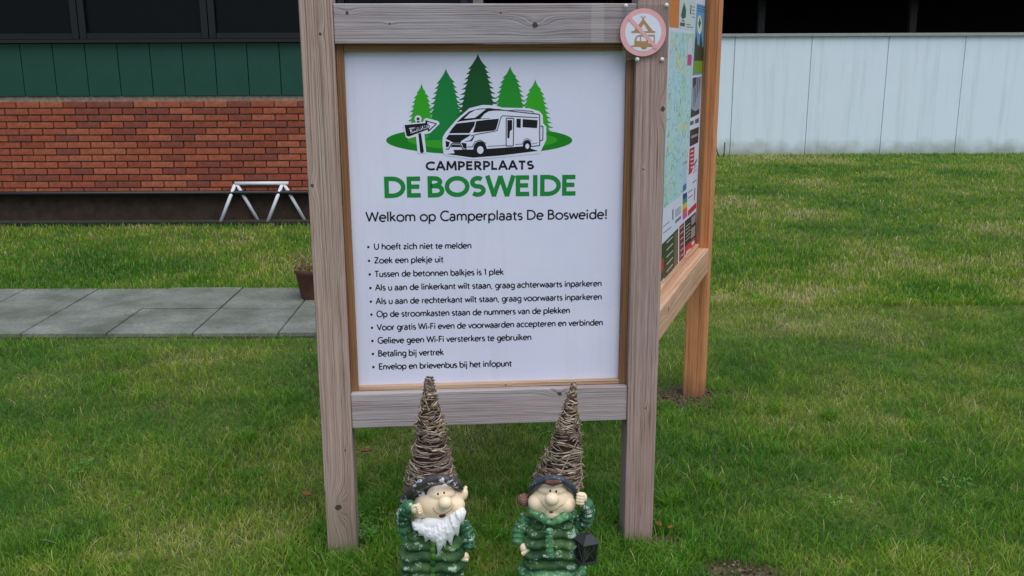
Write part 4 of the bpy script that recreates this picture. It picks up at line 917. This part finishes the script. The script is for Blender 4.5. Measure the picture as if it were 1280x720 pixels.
# clover and small broad leaves
N = NT('clover_leaf'); N.rough(.55); gi = N.n('ShaderNodeNewGeometry'); N.col(N.ramp(gi.outputs['Random Per Island'], [(0, srgb(64, 124, 46)), (.6, srgb(96, 150, 62)), (1, srgb(124, 168, 84))])); P = []
cp = [on_ground(447, 660), on_ground(458, 672)] + [on_ground(random.uniform(60, 1230), random.uniform(500, 715)) for k in range(6)]
for ci, c0 in enumerate(cp):
    for k in range(46 if ci < 2 else 16):
        r_ = .05 * math.sqrt(random.random()) * (1 if ci < 2 else 1.5); a_ = random.uniform(0, 6.283); b = Vector((c0.x + r_ * math.cos(a_), c0.y + r_ * math.sin(a_), random.uniform(.018, .036))); sz = random.uniform(.004, .0075); a1 = random.uniform(0, 2)
        for q in range(3):
            an = a1 + q * 2.094; u_ = Vector((math.cos(an), math.sin(an), random.uniform(-.3, .3))); s_ = Vector((-math.sin(an), math.cos(an), 0)); P.append(([b, b + u_ * sz + s_ * sz * .6, b + u_ * sz * 1.5, b + u_ * sz - s_ * sz * .6], [(0, 1, 2, 3)]))
V, F = join_vf(P); tag(mk('clover', V, F, N.m), 'small clover leaves scattered in the lawn', 'clover', kind='stuff')
# soil crumbs on the bare patches
N = NT('soil_crumb'); N.rough(.95); gi = N.n('ShaderNodeNewGeometry'); N.col(N.ramp(gi.outputs['Random Per Island'], [(0, srgb(48, 38, 28)), (.6, srgb(92, 76, 60)), (1, srgb(140, 124, 104))])); P = []
for (cx, cy, rx, ry) in dirt:
    for k in range(int(5200 * rx * ry * 2) + 40):
        a_ = random.uniform(0, 6.28); d = math.sqrt(random.random()) * 1.05; q = (cx + math.cos(a_) * rx * d, cy + math.sin(a_) * ry * d, 0); r_ = random.uniform(.002, .007)
        P.append(ell(q, (r_, r_ * random.uniform(.6, 1.1), r_ * .7), (random.random(), random.random(), random.random() * 3), 1))
V, F = join_vf(P); tag(mk('soil_crumbs', V, F, N.m), 'loose crumbs of bare soil round the post feet', 'soil', kind='stuff')
# fallen leaves
M['leaf'] = plain('dead_leaf', srgb(134, 78, 44), .8, .3, 120)
for (px, py, r_, lab) in ((458, 564, .021, 'brown dead leaf in the grass right of the left post'), (383, 618, .022, 'orange-brown dead leaf in the grass left of the left post'), (824, 656, .017, 'brown dead leaf on the soil beside the right post'), (838, 660, .012, 'small curled leaf right of the right post'), (834, 497, .014, 'pale leaf on the soil in front of the rear post')):
    p = on_ground(px, py, .028); V = []; nl = 9; a0 = random.uniform(0, 6)
    for i in range(nl):
        t = i / (nl - 1); wv = math.sin(t * math.pi) ** .7 * r_ * .5; q = Vector((math.cos(a0), math.sin(a0), 0)) * (t - .5) * 2 * r_; s_ = Vector((-math.sin(a0), math.cos(a0), 0)) * wv
        V += [p + q + s_ + ZZ * .006, p + q - ZZ * .002 * math.sin(t * 3), p + q - s_ + ZZ * .005]
    F = [(3 * i + k, 3 * i + k + 1, 3 * i + k + 4, 3 * i + k + 3) for i in range(nl - 1) for k in (0, 1)]
    o = mk('dead_leaf', V, F, M['leaf'], None, True, p); tag(o, lab, 'leaf'); s = o.modifiers.new('thickness', 'SOLIDIFY'); s.thickness = .0006

# ------------------------------------------------------------------ paved pad at the left
N = NT('grey_concrete_paver'); N.rough(.9); co = N.coord('Object'); n1 = N.noise(co, 3.2, 5, .65); n2 = N.noise(co, 60, 5, .7)
c = N.ramp(n1, [(.3, srgb(86, 94, 84)), (.55, srgb(124, 128, 122)), (.75, srgb(146, 148, 142))]); c = N.mix(N.ramp(n2, [(.42, G1), (.7, (.6,) * 3 + (1,))]), c, srgb(72, 84, 52)); N.col(c); N.bump(n2, .5, .003); M['paver'] = N.m
pad = boxo('paved_path', ((PADX0 + PADX1) / 2, (PADY0 + PADY1) / 2, -.012), PADX1 - PADX0, PADY1 - PADY0, .036, plain('path_sand', srgb(80, 78, 66), .95, .2, 40)); tag(pad, 'strip of grey concrete pavers across the lawn', kind='structure')
nxp = 8; px_w = (PADX1 - PADX0) / nxp; py_w = (PADY1 - PADY0) / 2; pav = None
for i in range(nxp):
    for j in range(2):
        c_ = (PADX0 + (i + .5) * px_w, PADY0 + (j + .5) * py_w, .014 + random.uniform(-.004, .004)); v, f = box_vf(c_, px_w - .010, py_w - .010, .026)
        bev(mk('paver', v, f, M['paver'], pad), .004)

# ------------------------------------------------------------------ flower pot by the path
pc = on_ground(392, 377); pc = Vector((pc.x, pc.y, .03)); pot = empty('flower_pot', pc, 'brown flower pot with a withered plant behind the left post', 'flower pot')
M['pot'] = plain('brown_terracotta', srgb(96, 58, 46), .75, .15, 30); NP = 28
prof = [(.075, 0), (.080, .01), (.105, .165), (.112, .168), (.114, .20), (.102, .20), (.098, .17), (.0, .168)]
V = []; F = []
for i, (r_, z_) in enumerate(prof):
    for k in range(NP): V.append(pc + Vector((r_ * math.cos(6.28319 * k / NP), r_ * math.sin(6.28319 * k / NP), z_)))
for i in range(len(prof) - 1):
    for k in range(NP): F.append((i * NP + k, i * NP + (k + 1) % NP, (i + 1) * NP + (k + 1) % NP, (i + 1) * NP + k))
mk('pot_body', V, F, M['pot'], pot, True); P, Q = [], []
N = NT('withered_stems'); N.rough(.8); gi = N.n('ShaderNodeNewGeometry'); N.col(N.ramp(gi.outputs['Random Per Island'], [(0, srgb(92, 62, 44)), (.4, srgb(132, 118, 70)), (.75, srgb(158, 160, 98)), (1, srgb(178, 170, 130))])); M['wither'] = N.m
for k in range(150):
    a_ = random.uniform(0, 6.283); r_ = random.uniform(0, .08); b = pc + Vector((math.cos(a_) * r_, math.sin(a_) * r_, .165)); L = random.uniform(.05, .16); o_ = Vector((math.cos(a_), math.sin(a_), 0)) * random.uniform(.03, .12)
    pts = [b, b + o_ * .3 + ZZ * L * .6, b + o_ * .8 + ZZ * L * .9, b + o_ * 1.2 + ZZ * L * .65]; P.append(tube_vf(pts, [.0014, .0012, .001, .0008], 4))
    for q in range(5):
        c_ = pts[1].lerp(pts[3], random.random()); u_ = Vector((random.uniform(-1, 1), random.uniform(-1, 1), random.uniform(-.4, .6))).normalized() * random.uniform(.008, .016); s_ = u_.cross(Vector((.3, .2, 1))).normalized() * .004
        Q.append(([c_, c_ + u_ * .5 + s_, c_ + u_, c_ + u_ * .5 - s_], [(0, 1, 2, 3)]))
V, F = join_vf(P + Q); o = mk('withered_plant', V, F, M['wither'], pot); o['kind'] = 'stuff'

# ------------------------------------------------------------------ brick building with green panels, far left
bb = empty('brick_building', (-4.5, BY, 0), 'red brick building with green boarding and dark windows beyond the path', 'building')
N = NT('mortar'); N.rough(.95); co = N.coord(); N.col(N.ramp(N.noise(co, 30, 4), [(.3, srgb(112, 100, 90)), (.7, srgb(158, 144, 130))])); M['mortar'] = N.m
X0, X1 = -9.0, -0.35
bz = .27; top = 1.17
wall = boxo('wall', ((X0 + X1) / 2, BY + .14, (bz + 1.19) / 2), X1 - X0, .22, 1.19 - bz, M['mortar'], bb)
brick_mats = []
for i, c_ in enumerate(((164, 84, 58), (170, 90, 62), (152, 76, 54), (138, 72, 56), (176, 98, 70))):
    N = NT('red_brick'); N.rough(.9); co = N.coord('Object'); nn = N.noise(co, 26, 5, .7); b_ = srgb(*c_)
    N.col(N.mix(N.ramp(nn, [(.35, G1), (.7, W1)]), tuple(v * .65 for v in b_[:3]) + (1,), tuple(min(1, v * 1.15) for v in b_[:3]) + (1,))); N.bump(nn, .5, .004); brick_mats.append(N.m)
bl, bh, jt = .208, .0505, .0120
protos = []
for m_ in range(5):
    for hf in (1, .5):
        v, f = box_vf((0, 0, 0), (bl + jt) * hf - jt, .05, bh); me = bpy.data.meshes.new('brick'); bm = bmesh.new()
        vs = [bm.verts.new(p + Vector((random.uniform(-.001, .001), random.uniform(-.002, .002), random.uniform(-.001, .001)))) for p in v]
        for q in f: bm.faces.new([vs[i] for i in q])
        bm.to_mesh(me); bm.free(); me.materials.append(brick_mats[m_]); protos.append(me)
def brick_mesh(hf): return random.choice(protos[0::2] if hf == 1 else protos[1::2])
nc = int((top - bz) / (bh + jt)); count = 0; far = []
wo_ = world_org(wall)
for r_ in range(nc):
    zc = bz + (r_ + .5) * (bh + jt); x_ = X1 - (0 if r_ % 2 == 0 else (bl + jt) / 2)
    if r_ % 2: 
        o = bpy.data.objects.new('brick', brick_mesh(.5)); C.objects.link(o); o.parent = wall; o.location = Vector((X1 - (bl + jt) / 4, BY + .024 - random.uniform(0, .006), zc)) - wo_; count += 1
    while x_ - bl > X0:
        c_ = Vector((x_ - (bl + jt) / 2, BY + .024 - random.uniform(0, .006), zc)) - wo_
        if x_ - bl > -4.75 and count < 296:
            o = bpy.data.objects.new('brick', brick_mesh(1)); C.objects.link(o); o.parent = wall; o.location = c_; count += 1
        else: far.append(c_ + wo_)
        x_ -= bl + jt
P = [box_vf(c_, bl, .05, bh) for c_ in far]; V, F = join_vf(P)
if V: o = mk('brickwork', V, F, brick_mats[0], wall); o['kind'] = 'stuff'
# plinth and pipe
pl = boxo('plinth', ((X0 + X1) / 2, BY + .16, bz / 2 - .02), X1 - X0 - .004, .20, bz + .036, plain('dark_plinth', srgb(62, 48, 38), .95, .35, 12, .5), bb)
V, F = tube_vf([(X0, BY - .03, bz + .012), (X1 - .02, BY - .03, bz + .012)], .022, 10); mk('pipe', V, F, plain('black_pipe', srgb(24, 26, 30), .4), bb, True)
boxo('border_edging', ((X0 + X1) / 2, BY - .24, .012), X1 - X0, .03, .05, plain('dark_edging', srgb(34, 36, 32), .9, .2), bb)
bed = boxo('soil_bed', ((X0 + X1) / 2, BY - .10, .0), X1 - X0, .25, .03, plain('bed_soil', srgb(58, 50, 34), .95, .4, 25, .9), bb)
M['greenp'] = plain('dark_green_boarding', srgb(18, 72, 58), .45, .08, 5)
bw = .30; x_ = X1
while x_ - bw >= X0:
    bev(boxo('green_board', (x_ - bw / 2, BY + .03, (1.19 + 1.67) / 2), bw - .006, .03, 1.67 - 1.19, M['greenp'], bb), .004); x_ -= bw
boxo('sill', ((X0 + X1) / 2, BY + .01, 1.69), X1 - X0, .12, .03, plain('black_sill', srgb(20, 24, 24), .5), bb)
boxo('backing_wall', ((X0 + X1) / 2, BY + .20, 1.72), X1 - X0 - .01, .10, 1.06, plain('black_backing', srgb(16, 16, 18), .8), bb)
M['dkglass'] = NT('dark_window_glass').rough(.35).m; M['dkglass'].node_tree.nodes['Principled BSDF'].inputs['Base Color'].default_value = (.006, .007, .008, 1); M['dkglass'].node_tree.nodes['Principled BSDF'].inputs['Specular IOR Level'].default_value = .15
M['dkframe'] = plain('black_window_frame', srgb(18, 20, 22), .5)
ww = 1.2; x_ = X1 - .05
while x_ - ww >= X0:
    wd = boxo('window', (x_ - ww / 2, BY + .10, 2.20), ww - .14, .02, .96, M['dkglass'], bb)
    for dx in (-1, 1): boxo('frame', (x_ - ww / 2 + dx * (ww / 2 - .035), BY + .08, 2.20), .06, .06, .98, M['dkframe'], wd)
    for zz_ in (1.735, 2.68): boxo('frame', (x_ - ww / 2, BY + .08, zz_), ww - .14, .05, .05, M['dkframe'], wd)
    x_ -= ww
boxo('fascia', ((X0 + X1) / 2, BY + .02, 2.82), X1 - X0 + .2, .30, .20, M['greenp'], bb)
V = [(X0 - .2, BY - .4, 2.93), (X1 + .2, BY - .4, 2.93), (X1 + .2, BY + 4, 4.6), (X0 - .2, BY + 4, 4.6), (X0 - .2, BY - .4, 2.99), (X1 + .2, BY - .4, 2.99), (X1 + .2, BY + 4, 4.68), (X0 - .2, BY + 4, 4.68)]
mk('roof', V, BOXF, plain('dark_roof_sheet', srgb(48, 46, 46), .8, .2), bb)
boxo('side_wall', (X1 - .12, BY + 2.3, 1.3), .2, 4.0, 2.6, M['mortar'], bb)

# ------------------------------------------------------------------ white-walled shelter behind, right
sh = empty('shelter', (5, WY, 0), 'open shelter with a low white wall, dark inside and a grey pantile roof', 'shelter')
SX0, SX1 = -1.3, 12.2
N = NT('white_wall_panel'); N.rough(.5); co = N.coord(); sp = N.n('ShaderNodeSeparateXYZ'); N.l(co, sp.inputs[0])
st_ = N.noise(N.mapping(co, (9, 9, .5)), 1, 5, .65); lo_ = N.math('MULTIPLY_ADD', N.noise(co, 4, 4), .35, sp.outputs[2])
c = N.mix(N.ramp(st_, [(.5, G1), (.8, (.5,) * 3 + (1,))]), srgb(222, 236, 248), srgb(180, 196, 200)); c = N.mix(N.ramp(lo_, [(.18, (.75,) * 3 + (1,)), (.42, G1)]), c, srgb(132, 140, 118)); N.col(c); N.bump(N.noise(co, 1.5, 2), .3, .02); M['whitewall'] = N.m; M['greycap'] = plain('grey_wall_cap', srgb(150, 156, 158), .6, .1)
pw = 1.16; x_ = SX0 + .04; k = 0
while x_ + pw <= SX1:
    bev(boxo('wall_panel', (x_ + pw / 2, WY + .03, .875), pw - .008, .05, 1.79, M['whitewall'], sh), .003); x_ += pw
boxo('wall_core', ((SX0 + SX1) / 2, WY + .09, .86), SX1 - SX0 - .02, .06, 1.76, M['greycap'], sh)
bev(boxo('wall_cap', ((SX0 + SX1) / 2, WY + .04, 1.795), SX1 - SX0, .16, .045, M['greycap'], sh), .004)
M['dkint'] = plain('interior_shade_black', srgb(20, 19, 20), .9, .3, 3)  # near-black colour stands in for the shade inside the shelter
boxo('back_wall', ((SX0 + SX1) / 2, WY + 3.5, 1.5), SX1 - SX0, .12, 3.2, M['dkint'], sh)
for sx in (SX0, SX1): boxo('end_wall', (sx, WY + 1.85, 1.35), .12, 3.2, 2.6, M['dkint'], sh)
boxo('floor_slab', ((SX0 + SX1) / 2, WY + 1.9, .0), SX1 - SX0 - .14, 3.0, .05, plain('dark_floor', srgb(50, 48, 46), .9), sh)
for i in range(6): boxo('shelter_post', (SX0 + .5 + i * 2.3, WY + .20, 1.2), .10, .10, 2.3, M['dkint'], sh)
# pantile roof
boxo('eaves_board', ((SX0 + SX1) / 2, WY - .02, 2.36), SX1 - SX0 + .1, .05, .08, M['dkint'], sh)
sl_ = R(24)
rd = mk('roof', [(SX0 - .1, WY - .12, 2.38), (SX1 + .1, WY - .12, 2.38), (SX1 + .1, WY + 3.8, 2.38 + 3.92 * math.tan(sl_)), (SX0 - .1, WY + 3.8, 2.38 + 3.92 * math.tan(sl_)),
                     (SX0 - .1, WY - .12, 2.40), (SX1 + .1, WY - .12, 2.40), (SX1 + .1, WY + 3.8, 2.40 + 3.92 * math.tan(sl_)), (SX0 - .1, WY + 3.8, 2.40 + 3.92 * math.tan(sl_))], BOXF, M['dkint'], sh)
M['tile'] = plain('grey_pantile', srgb(96, 96, 92), .85, .35, 9, .4)
def tile_mesh():
    n_ = 8; V = []; F = []
    for j in range(2):
        for i in range(n_ + 1):
            t = i / n_; V.append((t * .25 - .125, j * .40, .045 * math.sin(t * 6.283 - .6) * .6 + .028 - j * .02))
    m = n_ + 1; V += [(a, b, c - .014) for (a, b, c) in V]
    for i in range(n_): F += [(i, i + 1, m + i + 1, m + i), (2 * m + i, 3 * m + i, 3 * m + i + 1, 2 * m + i + 1), (i, 2 * m + i, 2 * m + i + 1, i + 1)]
    me = bpy.data.meshes.new('roof_tile'); me.from_pydata(V, [], F); me.materials.append(M['tile']); return me
tm = tile_mesh(); ro = world_org(rd)
for r_ in range(5):
    for i in range(int((SX1 - SX0) / .235)):
        o = bpy.data.objects.new('roof_tile', tm); C.objects.link(o); o.parent = rd
        d = -.16 + r_ * .34; o.location = Vector((SX0 + i * .235 + .1, WY + d * math.cos(sl_), 2.415 + (d + .12) * math.sin(sl_) + .004)) - ro; o.rotation_euler = (sl_, random.uniform(-.015, .015), random.uniform(-.01, .01))
# stakes leaning by the white wall
for (a, b, lab) in (((889.5, 160), (898, 196), 'thin dark stake leaning on the white wall beside the rear post'), ((906, 178), (905, 194), 'short thin dark stake standing at the foot of the white wall')):
    q = at_y(b[0], b[1], WY - .25); q.z = 0; p = at_y(a[0], a[1], WY - .08)
    V, F = tube_vf([q, p], .009, 6); tag(mk('stake', V, F, M['dkframe'], None, True, q), lab, 'stake')

# ------------------------------------------------------------------ white trestle by the brick building
wl = on_ground(380, 276); tz_ = empty('trestle', (wl.x - .22, wl.y - .02, 0), 'white folding A-frame trestle on the grass before the brick building', 'trestle')
M['wmetal'] = plain('white_painted_metal', srgb(226, 230, 234), .4)
for dx in (0, -.45):
    for sg in (1, -1):
        V, F = tube_vf([(wl.x - .16 + sg * .165 + dx, wl.y - (0 if sg > 0 else .1), .01), (wl.x - .17 + dx + sg * .01, wl.y - .04, .36)], .017, 8); mk('leg', V, F, M['wmetal'], tz_, True)
V, F = tube_vf([(wl.x - .63, wl.y - .04, .37), (wl.x - .12, wl.y - .04, .37)], .018, 8); mk('top_bar', V, F, M['wmetal'], tz_, True)
